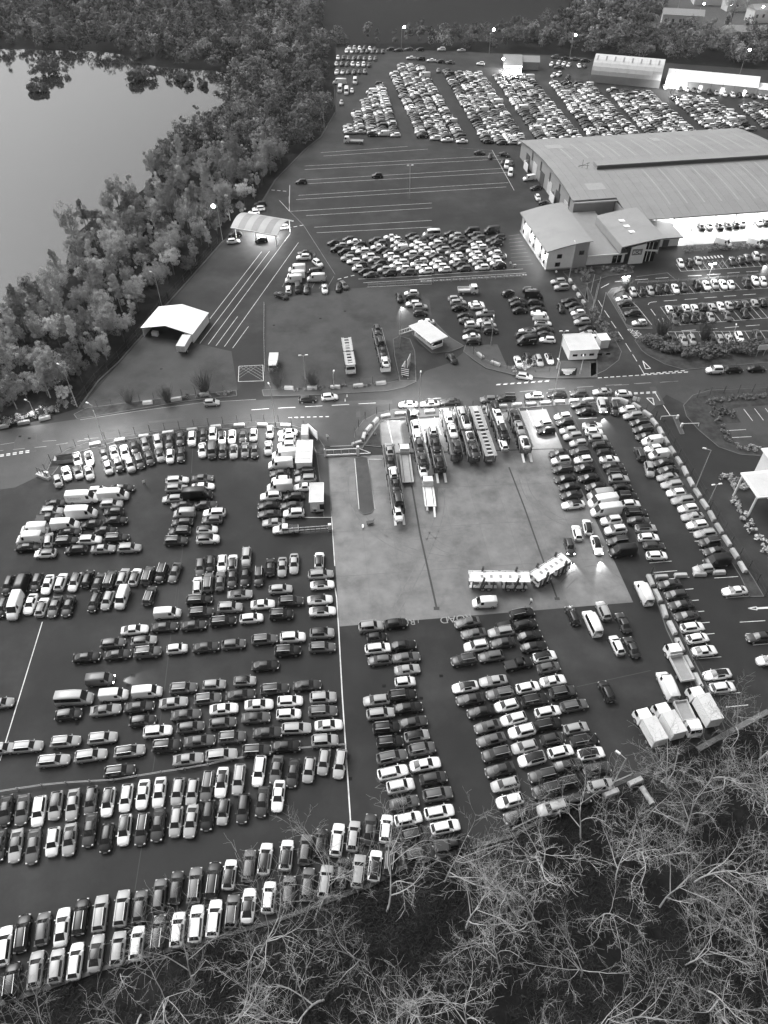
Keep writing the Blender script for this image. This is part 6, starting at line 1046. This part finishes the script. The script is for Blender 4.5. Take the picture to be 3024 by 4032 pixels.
# bushes, hedges and beds
for k,(p,s) in enumerate((((-59.14,137.89),.62),((-50.47,138.48),.68),((-42.23,141.79),.85),((-25.37,144.12),.75),((-16.84,144.30),.7),((71.81,166.48),.95),((82.34,164.96),.8),((-26.06,147.90),.6),((68.35,190.70),.6))):
    o=empty('bare_shrub',p,k*1.3,('leafless shrub on the verge, left of three by the tent lot','leafless shrub on the verge, middle of three by the tent lot','upright fan-shaped shrub on the verge, right of three by the tent lot','bare shrub at the compound corner, left one','bare shrub at the compound corner, right one','bare tree at the end of the hedge bank','bare tree in the middle of the hedge bank','bare shrub beside the short lorry','bare shrub under the double lamp')[k],'shrub'); o.scale=(s*1.5,s*1.5,s*1.4); place('branches',UPR if k else globals().setdefault('UPR',broom_mesh()),o)
def hedge(name,P,w,h,label,cat='hedge',m='leaf_dark',step=.8,size=.22,per=26,parts=1):
    C=[];Q=[]
    for x,y,a in along(P,step):
        for k in range(max(1,int(w/.9))): C.append((x+random.uniform(-w,w)/2,y+random.uniform(-w,w)/2,random.uniform(.3,.8)*h)); Q.append(random.uniform(.3,.55)*min(h,1.6))
    o=empty(name,(P[0][0],P[0][1],0),0,label,cat); me=quad_mesh('foliage',leaf_cloud(C,Q,per,size,rng)-np.array([P[0][0],P[0][1],0]),m); place('foliage',me,o); return o
hedge('hedge',[(68.52,163.95),(71.32,160.00),(74.98,157.58),(78.75,157.58),(84.60,159.03),(91.16,160.00),(97.74,160.97),(104.70,161.96)],4.5,2.4,'tall dark hedge between the visitor car park and the road',step=.7,size=.3)
hedge('hedge',[(75.45,136.60),(76.73,138.95),(80.53,139.55),(90.32,140.75),(99.31,141.36)],1.8,.9,'clipped hedge along the top of the corner lawn')
hedge('hedge',[(74.73,133.72),(75.42,130.35),(75.57,126.54),(75.55,123.37)],1.4,1.0,'low hedge down the side of the small corner car park')
hedge('shrub_bed',[(76.42,134.58),(77.81,133.43),(79.74,132.87)],3,1.2,'dark rounded shrub bed inside the small corner car park','shrub bed')
hedge('shrub_bed',[(77.22,122.33),(79.39,121.82),(81.64,121.56)],2,1.0,'mottled shrub bed at the lawn tip','shrub bed','leaf')
hedge('hedge',[(70.29,106.03),(70.82,101.67),(71.34,97.08),(71.99,92.29),(72.61,87.73)],1.8,1.0,'leafy hedge beside the portico','hedge','leaf')
hedge('shrub_bed',[(71.16,111.04),(72.75,111.98),(73.39,111.04),(71.81,109.19),(74.35,109.19)],3,1.1,'rounded shrub bed at the portico corner','shrub bed','leaf')
hedge('shrub_bed',[(55.63,201.36),(58.29,200.89),(60.32,201.84),(58.67,198.07),(56.50,196.22)],3.5,1.0,'dark shrubs below the office end wall','shrub bed')
hedge('hedge',[(65.02,202.32),(68.14,201.84),(72.16,203.28)],2.4,1.1,'clipped hedge in front of the link building')
hedge('hedge',[(56.22,179.89),(56.85,174.37),(58.07,170.63),(58.98,166.99),(59.70,163.95)],3,1.5,'dark hedge on the bank beside the access road')
hedge('shrub_bed',[(66.41,165.46),(67.95,164.96),(68.27,162.95)],3.5,1.8,'dark bushes at the near end of the hedge bank','shrub bed')
hedge('shrub_bed',[(32.28,151.51),(35.04,152.43),(36.42,154.74)],2.2,1.4,'bushes on the bank by the white saloon','shrub bed','leaf')
hedge('shrub_bed',[(-47.71,139.97),(-42.02,140.58),(-35.30,141.79)],1.6,.9,'low dark shrubs on the verge by the fan-shaped bush','shrub bed')
hedge('shrub_bed',[(-23.81,143.19),(-15.05,143.81),(-5.51,144.43),(-0.35,145.67)],1.4,.7,'low weeds along the compound pavement','shrub bed')
hedge('shrub_bed',[(91.79,214.26),(94.72,215.32),(97.03,214.26),(102.60,215.32),(109.42,216.03),(116.13,216.39)],2.2,1.4,'bushes between the sale hall road and the entrance bays','shrub bed')
hedge('shrub_bed',[(-3.40,126.54),(-2.37,126.00)],1.6,.8,'weeds on the corner by the sliding gate','shrub bed')
hedge('scrub_strip',[(-86.35,129.91),(-80.86,132.14),(-75.54,135.27),(-72.05,137.89)],3.0,1.4,'low scrub along the road under the wood','scrub','leaf')
hz=MB().box((0,430,56),(1700,1160,114)); hm_=bpy.data.materials.new('air'); hm_.use_nodes=True; hn=hm_.node_tree.nodes; hn.clear(); ho=hn.new('ShaderNodeOutputMaterial'); hv=hn.new('ShaderNodeVolumePrincipled'); hv.inputs['Color'].default_value=(.9,.9,.9,1); hv.inputs['Density'].default_value=.00007; hm_.node_tree.links.new(hv.outputs[0],ho.inputs['Volume'])
MATS['air']=hm_; HZ=hz.build('haze','air'); tag(HZ,'thin dusk haze over the whole site','haze',kind='stuff')
# ------------------------------------------------------------------ street furniture
def glare_ball(c,r,n=10,m=6):
    V=[(c[0]+r*math.sin(math.pi*i/m)*math.cos(2*math.pi*j/n),c[1]+r*math.sin(math.pi*i/m)*math.sin(2*math.pi*j/n),c[2]+r*math.cos(math.pi*i/m)) for i in range(m+1) for j in range(n)]
    return V,[(i*n+j,i*n+(j+1)%n,(i+1)*n+(j+1)%n,(i+1)*n+j) for i in range(m) for j in range(n)]
def lamp(base,h,label,lit=0,heads=1,rz=0.,arm=1.0,name='street_lamp',power=None):
    e=empty(name,base,rz,label,'lamp post','lamp posts')
    MB().tube((0,0,0),(0,0,1.4),.13,.12,8).build('base','grey_metal',e); MB().tube((0,0,1.4),(0,0,h),.09,.055,8).build('pole','galv',e)
    for k in range(heads):
        s=1 if k==0 else -1
        MB().beam((0,0,h-.05),(s*arm,0,h+.12),.07).build('arm','galv',e)
        MB().box((s*(arm+.25),0,h+.16),(.75,.34,.16),0,0,.8).build('lamp_head','white_metal' if lit<2 else 'lamp_on',e)
        MB().box((s*(arm+.25),0,h+.055),(.6,.26,.05)).build('lens',{0:'lamp_off',1:'lamp_soft',2:'lamp_on'}[min(lit,2)],e)
    if lit>1 and h>5: MB().add(*glare_ball(((arm+.25),0,h+.05),.55)).build('glare_ball','lamp_on',e)  # oversized glowing ball added to stand in for the lamp's glare
    if lit:
        l=bpy.data.lights.new('lamp_light','SPOT'); l.energy=power or (9000 if lit>1 else 5000); l.spot_size=R(150); l.spot_blend=.8; l.shadow_soft_size=.3
        o=bpy.data.objects.new('lamp_light',l); COL.objects.link(o); o.parent=e; o.location=((arm+.25) if heads==1 else 0,0,h-.1)
    return e
LAMPS=[((-60.53,122.59),11.2,'tall lit lamp at the left bend of the road',1,1,2.6),((39.01,137.69),11.4,'tall lamp behind the queue of cars',1,1,1.8),((7.94,133.43),11.0,'tall lamp rising beside the loaded transporters',1,1,1.5),((-24.30,129.52),10.8,'tall lamp at the corner of the left lot',1,1,2.0),
 ((63.38,108.51),11.0,'tall unlit lamp on the right-hand block verge',0,1,2.8),((65.34,105.14),5.0,'short twin-headed lamp beside the exit lane',0,2,.2),((32.86,46.25),9.4,'lamp rising among the branches at the lower edge',0,1,2.4),
 ((-60.90,181.71),9.8,'slim unlit lamp behind the white tent',0,1,2.6),((-70.99,136.72),11.2,'tall lamp at the road corner of the wood',0,1,2.6),((-79.32,132.98),4.2,'short lit lamp at the left end of the wood',1,1,2.6),((-50.54,222.13),10.4,'lit lamp beside the barrel canopy',2,1,2.9),
 ((9.13,439.63),10.6,'glaring far lamp left of the field',2,1,0),((54.24,434.70),10.6,'glaring far lamp in the middle of the top edge',2,1,0),((93.72,423.69),10.6,'glaring far lamp right of the floodlit shed',2,1,0),((171.47,399.13),10,'glaring lamp behind the long marquee',2,1,0),
 ((-24.40,322.05),10,'slim lamp on the wood edge by the flatbed truck',0,1,0),((-20.94,344.66),11,'slim lamp on the wood edge by the far rows',0,1,0),((8.72,253.17),11,'twin lamp standing in the empty lined lot',0,2,.2),
 ((67.66,191.00),3.8,'lit twin lamp at the visitor car park corner',2,2,.3),((93.46,196.89),4.6,'lit twin lamp along the visitor car park',2,2,.3),((88.68,163.20),4.8,'unlit short lamp on the hedge bank',0,1,1.2),((53.19,196.26),11,'tall unlit lamp in front of the office end wall',0,1,1.6),
 ((27.37,162.70),7.5,'pale lamp behind the gatehouse lane',0,1,1.5),((42.48,151.97),10.5,'slim twin lamp behind the flat-roofed hut',0,2,.1),((47.73,149.70),4.5,'short lamp in front of the flat-roofed hut',0,1,1.4),((4.08,161.24),10.5,'tall lamp on the gatehouse island',0,1,1.5),((-18.66,144.89),8.5,'twin lamp in the gatehouse compound',0,2,.1),((-11.94,143.90),4,'short lamp on the compound pavement',0,1,1.5),((56.96,399.17),6,'floodlight beside the shed',2,1,1.5),((129.75,369.33),9,'lamp post in front of the long marquee',1,1,1.5),((122.50,347.05),9,'lamp post among the packed fields',0,1,1.5),
 ((176.09,524.07),9,'glaring town lamp, leftmost of four',2,1,0),((181.52,501.26),9,'glaring town lamp, second of four',2,1,0),((196.20,496.89),9,'glaring town lamp, third of four',2,1,0),((212.63,493.66),9,'glaring town lamp, rightmost of four',2,1,0)]
for i,(p,h,lab,lit,hd_,rz) in enumerate(LAMPS): lamp(p,h,lab,lit,hd_,rz,1.0 if hd_==1 else .5,power=220000 if i>30 else (17000 if lit==1 else 30000)*(h/11)**2)
for k,(p,h) in enumerate((((58.20,189.19),5.5),((56.07,177.66),9),((58.34,183.89),7.5),((58.30,176.55),7))):
    e=empty('flagpole',p,0,'white flagpole on the access road bank, %s from the hedge'%ordn(4-k),'flagpole','flagpoles by the access road'); MB().tube((0,0,0),(0,0,h),.07,.04,8).build('pole','white_metal',e); MB().tube((0,0,0),(0,0,.4),.12,.1,8).build('base','galv',e); MB().tube((0,0,h),(0,0,h+.12),.07,.02,8).build('finial','white_metal',e)
# concrete blocks
bm_=MB(); bm_.add([(-1.2,-.38,0),(1.2,-.38,0),(1.2,.38,0),(-1.2,.38,0),(-1.2,-.38,.55),(1.2,-.38,.55),(1.2,.38,.55),(-1.2,.38,.55),(-1.1,-.27,.75),(1.1,-.27,.75),(1.1,.27,.75),(-1.1,.27,.75)],[(3,2,1,0),(0,1,5,4),(1,2,6,5),(2,3,7,6),(3,0,4,7),(4,5,9,8),(5,6,10,9),(6,7,11,10),(7,4,8,11),(8,9,10,11)])
BLOCK=bm_.mesh('block',['block'])
def blocks(P,step,where,scale=1.,od='left'):
    for i,(x,y,a) in enumerate(along(P,step)):
        o=place('concrete_block',BLOCK,None,(x,y,.12),(0,0,a+random.uniform(-.06,.06)),None,(scale*random.uniform(.92,1.05),1.05,random.uniform(.9,1.15))); tag(o,words('pale concrete block, %s from %s, %s'%(ordn(i+1),od,where)),'concrete block','concrete blocks '+where)
blocks([(55.72,138.48),(57.86,136.89),(60.20,133.43),(61.28,128.16),(61.97,121.82),(62.94,115.81),(63.41,109.65),(64.16,103.83),(64.87,98.31),(65.54,93.07),(66.15,87.17)],3.3,'along the right-hand file of cars',1.05,'top')
blocks([(48.35,84.73),(48.78,80.50),(48.97,77.12),(49.38,74.19),(49.64,71.34),(49.93,68.73),(50.26,66.35),(50.63,64.18),(50.82,61.92)],3.5,'between the lot and right-hand bays',1.1,'top')
blocks([(0.37,132.70),(3.12,133.43),(8.85,134.17),(12.40,134.52),(31.24,136.89),(37.08,137.65),(42.90,138.18),(48.80,138.95),(54.75,138.95)],3.4,'behind the transporters along the road')
blocks([(50.54,85.60),(55.89,86.07),(58.65,86.33),(61.43,86.62),(64.50,86.91)],3.6,'across the end of the right-hand aisle')
blocks([(-54.81,137.78),(-46.18,139.56),(-36.23,143.19)],6.5,'on the verge by the tent lot'); blocks([(-22.55,143.50),(-19.60,143.31),(-12.11,143.93),(-8.99,143.93),(-2.75,145.17),(3.73,146.30)],5.5,'on the compound pavement')
blocks([(-62.89,122.85),(-53.68,125.21),(-47.85,126.65),(-36.93,128.97),(-30.76,129.36),(-28.04,129.47),(-20.23,129.36)],5.2,'behind the roadside row of cars'); blocks([(-85.31,128.97),(-83.47,129.63),(-78.79,131.18),(-75.40,132.58)],4.5,'at the left end under the wood')
blocks([(-5.88,123.26),(-4.72,123.89),(-4.26,126.81),(-1.73,131.35)],3.0,'on the corner by the sliding gate'); blocks([(24.13,157.34),(25.90,154.84),(28.75,152.89)],5,'on the bank of the middle lot'); blocks([(53.43,195.00),(53.80,191.91),(54.06,189.19),(54.46,186.51),(54.86,183.89),(55.34,181.02)],4.0,'along the office bank',.8,'top')
blocks([(32.69,45.42),(36.15,46.91),(38.69,48.07)],4.2,'beside the lower kerb under branches')
MB_log=MB(); a_=(37.25,46.33); b_=(38.18,43.85); MB_log.tube((*a_,.4),(*b_,.4),.4,.42,10); tag(MB_log.build('fallen_trunk','bark_pale'),'thick pale log lying below the kerb blocks','log')
# fences
PM=MB().box((0,0,1.1),(.09,.09,2.2)).mesh('post',['dark_metal']); PS=MB().box((0,0,.45),(.1,.1,.9)).mesh('post',['grey_metal'])
def fence(P,label,step=3.2,low=False):
    e=empty('wire_fence' if not low else 'rope_barrier',P[0],0,label,'fence'); o=Vector((P[0][0],P[0][1],0)); pts=along(P,step); h=.8 if low else 2.1
    for x,y,a in pts: place('post',PS if low else PM,e,(x-o.x,y-o.y,.1),(0,0,a))
    mb=MB(); Z=(.5,h) if low else (.25,1.1,h)
    for z in Z:
        for p,q in zip(pts,pts[1:]): mb.beam((p[0]-o.x,p[1]-o.y,z),(q[0]-o.x,q[1]-o.y,z),.02 if not low else .06)
    w=mb.build('wires','grey_metal' if low else 'dark_metal',e); w['kind']='stuff'
fence([(-56.24,45.42),(-50.13,46.45),(-44.70,47.02),(-39.36,47.26),(-33.74,48.31),(-27.13,49.37),(-21.40,50.73),(-13.46,52.15),(-8.15,52.64),(-5.82,52.82)],'low wavy rope barrier between sideways rows and lower rows',3.4,True)
fence([(-70.92,114.36),(-70.87,117.78),(-68.81,121.30),(-65.17,123.79),(-57.59,125.90),(-51.12,127.51),(-41.14,129.36),(-28.96,131.35),(-28.92,131.02),(-22.98,130.90),(-18.30,128.97),(-15.00,126.00)],'wire fence along the road above the left lot')
fence([(-6.38,122.85),(-6.34,127.61),(-4.53,131.74),(-1.39,134.00),(2.50,135.44),(13.18,135.90),(29.59,136.48),(29.67,137.18),(44.39,139.43),(52.10,140.03),(55.97,139.55),(58.43,137.77)],'wire fence along the road above the transporters')
fence([(58.43,137.77),(61.26,133.43),(62.26,129.25),(63.28,120.54),(64.54,109.19),(66.07,94.65),(67.62,85.71),(67.98,81.27)],'wire fence beyond the right-hand blocks')
fence([(48.95,86.54),(49.06,81.54),(49.95,74.83),(50.95,67.39),(52.04,61.08),(52.35,56.00)],'wire fence between lot and right-hand bays')
fence([(-69.23,135.56),(-57.13,138.48),(-46.73,140.58),(-35.07,142.70)],'wire fence on the verge by the tent lot'); fence([(-28.24,143.50),(-8.46,144.74),(0.76,145.99),(6.37,147.89)],'wire fence along the compound pavement')
fence([(-86.10,129.25),(-80.06,131.86),(-74.88,134.29)],'wire fence below the wood at the left edge'); fence([(-32.92,182.47),(-31.14,166.39),(-28.68,146.94)],'long straight fence between tent lot and compound',3.0,True)
fence([(-71.03,136.84),(-69.27,147.39),(-66.49,155.46),(-63.52,167.51),(-60.86,181.55),(-56.47,198.94),(-50.74,222.81)],'fence along the wood beside the tent lot',5)
fence([(73.48,140.15),(77.58,141.66),(85.07,142.27),(91.10,142.88)],'fence round the corner lawn',3.5); fence([(20.96,161.47),(22.81,157.58),(25.17,154.18),(29.20,152.20),(32.72,150.83),(37.38,150.37),(41.38,150.83)],'fence on the curved bank of the middle lot',3.5)
fence([(17.82,40.28),(25.98,43.96),(39.51,49.49)],'fence along the lower kerb',5,True); fence([(72.50,194.07),(80.73,195.00),(90.24,195.94),(100.01,197.52),(111.73,199.11)],'low railing behind the visitor car park',3,True); fence([(63.76,185.63),(63.94,180.45),(64.34,173.29)],'low posts round the visitor car park end',2,True)
fence([(-4.51,192.78),(13.68,194.41),(10.04,194.38),(41.25,198.15)],'low barrier below the packed block',2.6,True)
# sliding gate
ga,gb=Vector((-12.40,119.17)),Vector((-5.89,119.68)); d=gb-ga; L=d.length
gt=empty('sliding_gate',(ga.x,ga.y,0),math.atan2(d.y,d.x),'white sliding gate across the yard entrance','gate')
MB().box((L/2,0,.35),(L,.18,.4)).build('lower_rail','white_metal',gt); MB().box((L/2,0,1.9),(L,.12,.14)).build('top_rail','white_metal',gt)
for k in range(5): MB().box((L*k/4,0,1.1),(.1,.1,1.6)).build('upright','white_metal',gt)
for k in range(30): MB().box((L*(k+.5)/30,0,1.15),(.025,.025,1.4)).build('bar','white_metal',gt)
MB().box((L+.3,0,1.25),(.55,.55,2.5)).build('gate_post','white_metal',gt); MB().box((-.25,0,1.1),(.25,.3,2.2)).build('latch_post','white_metal',gt); MB().beam((L+.5,0,1.9),(L+3.0,0,.5),.12).beam((L+.5,0,.4),(L+3.0,0,.4),.14).build('counterweight_frame','white_metal',gt)
ga,gb=Vector((4.01,166.98)),Vector((7.91,169.35)); d=gb-ga; L=d.length; gt=empty('swing_gate',(ga.x,ga.y,0),math.atan2(d.y,d.x),'pale gate beside the gatehouse','gate')
MB().box((L/2,0,.4),(L,.12,.2)).build('lower_rail','white_metal',gt); MB().box((L/2,0,1.5),(L,.12,.16)).build('top_rail','white_metal',gt)
for k in range(7): MB().box((L*k/6,0,.95),(.08,.08,1.1)).build('upright','white_metal',gt)
ga,gb=Vector((-19.31,96.26)),Vector((-10.14,97.16)); d=gb-ga; L=d.length; gt=empty('parked_gate',(ga.x,ga.y,0),math.atan2(d.y,d.x),'dark slatted gate frame below the portable cabins','gate')
for z in (.4,1.1,1.8): MB().box((L/2,0,z),(L,.1,.1)).build('rail','galv' if z>1 else 'dark_metal',gt)
for k in range(10): MB().box((L*k/9,0,1.1),(.08,.08,1.6)).build('upright','dark_metal',gt)
MB().box((L-.3,.4,.9),(.6,.5,1.8)).build('motor_box','white_metal',gt); MB().beam((0,.3,.3),(L*.2,.3,1.7),.08).build('brace','galv',gt)
for k,(a,b) in enumerate((((62.62,131.91),(66.49,132.25)),((66.59,129.25),(70.46,129.47)))):
    a,b=Vector(a),Vector(b); d=b-a; e=empty('barrier_arm',(a.x,a.y,0),math.atan2(d.y,d.x),('raised-end white barrier arm nearer the road','white barrier arm nearer the corner lawn')[k],'barrier','lane barriers')
    MB().box((d.length if k==0 else 0,0,.55),(.4,.4,1.1)).build('cabinet','white_metal',e); MB().box((d.length/2,0,1.0),(d.length,.08,.12)).build('arm','white_metal',e); MB().box((0 if k==0 else d.length,0,.5),(.1,.1,.95)).build('rest_post','white_metal',e)
raised('barrier_island',[(65.76,133.15),(66.68,132.02),(66.58,126.81),(65.68,126.65)],.13,'pavement','narrow kerbed island between the barrier lanes')
def sign(p,rz,w,h,z,label,m='wall_white'):
    e=empty('sign_board',p,rz,label,'sign','signs'); MB().box((0,0,z+h/2),(w,.08,h)).build('board',m,e)
    for s in (-1,1): MB().tube((s*w*.35,.08,0),(s*w*.35,.08,z+h),.05,.05,6).build('leg','galv',e)
sign((-15.57,125.37),R(-52),3.6,2.2,.8,'large white sign board at the yard entrance corner'); sign((94.28,157.34),R(5),2.6,1.4,2.0,'blank white sign on two legs on the hedge bank'); sign((58.64,138.66),R(-25),1.6,1.0,.3,'tilted white board lying by the queue'); sign((4.66,149.94),R(70),3.0,2.2,.6,'striped sign boards on the gatehouse island, near one'); sign((6.08,153.07),R(75),3.0,2.2,.6,'tall sign boards on the gatehouse island, far one')
def board_stripes(p,rz,label):
    e=empty('sign_board',p,rz,label,'sign','signs'); MB().box((0,0,1.9),(2.4,.08,2.4)).build('board','sign_dark',e)
    for k in range(4): MB().add([(-1.1,-.05,.85+.55*k),(1.1,-.05,1.2+.55*k),(1.1,-.05,1.38+.55*k),(-1.1,-.05,1.03+.55*k)],[(0,1,2,3)]).build('stripe','wall_white',e)
    for s in (-1,1): MB().tube((s*.8,.08,0),(s*.8,.08,3.0),.05,.05,6).build('leg','galv',e)
board_stripes((5.06,147.90),R(-35),'black board with white diagonal stripes on the gatehouse island')
e=empty('sign_board',(44.60,149.02),R(2),'dark ground sign with stacked white text lines by the hut','sign','signs'); MB().box((0,0,1.2),(4.0,.1,2.2)).build('board','sign_dark',e)
for k,w_ in enumerate((3.4,3.2,2.4,2.0,1.0)): MB().box((-.1,-.06,2.0-.38*k),(w_,.02,.2)).build('text_line','wall_white',e)
e=empty('rubbish_skip',(-67.81,117.78),R(10),'dark open skip beside the dented small car','skip'); MB().add([(-1.6,-.8,0),(1.6,-.8,0),(1.6,.8,0),(-1.6,.8,0),(-2.1,-.9,1.2),(2.1,-.9,1.2),(2.1,.9,1.2),(-2.1,.9,1.2)],[(0,3,2,1),(0,1,5,4),(1,2,6,5),(2,3,7,6),(3,0,4,7)]).build('hull','grey_metal',e); MB().box((0,0,.9),(3.4,1.5,.3),0,0,.8).build('rubble','soil',e)
e=empty('gate_stub',(-70.86,112.69),R(-25),'short steel gate and concrete base at the left lot entrance','gate'); MB().box((0,0,.35),(3.2,1.0,.7)).build('concrete_base','block',e)
for k in range(4): MB().box((-1.2+.8*k,0,1.5),(.1,.1,1.8)).build('upright','dark_metal',e)
MB().box((0,0,2.3),(2.6,.1,.1)).build('top_rail','dark_metal',e); MB().box((.9,.3,1.2),(1.0,.5,.9)).build('control_box','pale_metal',e)
e=empty('grey_container',(-17.27,125.37),R(2),'narrow grey storage box by the entrance corner','container'); MB().box((0,0,1.2),(1.5,3.6,2.4)).build('body','pale_metal',e); MB().box((0,0,2.43),(1.56,3.66,.06)).build('lid','grey_metal',e)
for k,p in enumerate(((-8.69,140.57),(-9.06,138.84))):
    e=empty('traffic_cone',p,0,('traffic cone on the road, farther one','traffic cone on the road, nearer one')[k],'traffic cone'); MB().tube((0,0,.04),(0,0,.75),.2,.04,10).build('cone','hivis',e); MB().box((0,0,.03),(.5,.5,.06)).build('base','dark_metal',e)
e=empty('shopping_trolley',(38.60,204.33),.4,'small dark trolley beside the packed block','trolley'); MB().box((0,0,.6),(.8,.55,.5),0,0,1.1).build('basket','grey_metal',e); MB().box((0,0,.2),(.8,.5,.08)).build('frame','galv',e); MB().beam((.5,-.25,1.0),(.5,.25,1.0),.05).build('handle','dark_metal',e)
e=empty('quad_trolley',(-3.36,99.14),.2,'dark hand trolley by the tip of the gate median','trolley'); MB().box((.6,0,.5),(1.3,.8,.15)).build('platform','dark_metal',e); MB().beam((1.2,0,.5),(1.5,0,1.3),.08).build('handle','dark_metal',e); MB().box((-.9,-.6,.35),(.9,.35,.1),1.4).build('tow_bar','white_metal',e)
# people
def person_mesh(stride=.25):
    J=[(0,0,.95,.14),(0,0,1.2,.15),(0,0,1.42,.15),(0,0,1.54,.06),(.02,0,1.66,.1),(.02,0,1.76,.085)]; E=[(i,i+1) for i in range(5)]
    for s in (-1,1):
        b=len(J); J+=[(0,s*.1,.9,.1),(s*stride*.5,s*.11,.5,.07),(s*stride,s*.11,.09,.05),(s*stride+.16,s*.12,.05,.045)]; E+=[(0,b),(b,b+1),(b+1,b+2),(b+2,b+3)]
        b=len(J); J+=[(0,s*.2,1.42,.07),(-s*.08,s*.26,1.15,.05),(-s*.02+.1,s*.26,.92,.04),(.14-s*.02,s*.26,.82,.04)]; E+=[(2,b),(b,b+1),(b+1,b+2),(b+2,b+3)]
    me=bpy.data.meshes.new('person'); me.from_pydata([j[:3] for j in J],E,[]); o=bpy.data.objects.new('tmp',me); COL.objects.link(o); mo=o.modifiers.new('s','SKIN')
    for i,j in enumerate(J): me.skin_vertices[0].data[i].radius=(j[3],j[3])
    me.skin_vertices[0].data[0].use_root=True; su=o.modifiers.new('u','SUBSURF'); su.levels=1
    dg=bpy.context.evaluated_depsgraph_get(); ev=bpy.data.meshes.new_from_object(o.evaluated_get(dg)); bpy.data.objects.remove(o); ev.name='person_body'
    for m in ('cloth_dark','hivis','skin'): ev.materials.append(M[m])
    for p in ev.polygons: c=p.center; p.material_index=2 if c.z>1.56 or c.z<.9 and abs(c.y)>.23 else (1 if c.z>.95 else 0); p.use_smooth=True
    return ev
PB=person_mesh()
for k,(p,rz,lab) in enumerate((((-12.37,124.68),1.2,'person in pale jacket walking by the yard entrance'),((25.91,79.65),.3,'person in pale top walking below the empty transporter'),((-20.77,209.71),2,'person standing by the white van triangle'),((37.37,204.66),4,'person beside the small trolley at the packed block'),((49.95,199.11),1,'person at the office corner'),((-49.21,110.11),2.4,'person bending towards the vans in the left lot'),((67.73,171.43),1.5,'person behind the white hatchback at the car park island'))):
    o=place('person',PB,None,(p[0],p[1],.05),(0,0,rz)); tag(o,lab,'person'); MB().tube((.02,0,1.72),(.02,0,1.82),.1,.05,8).build('hat','cloth_dark',o)
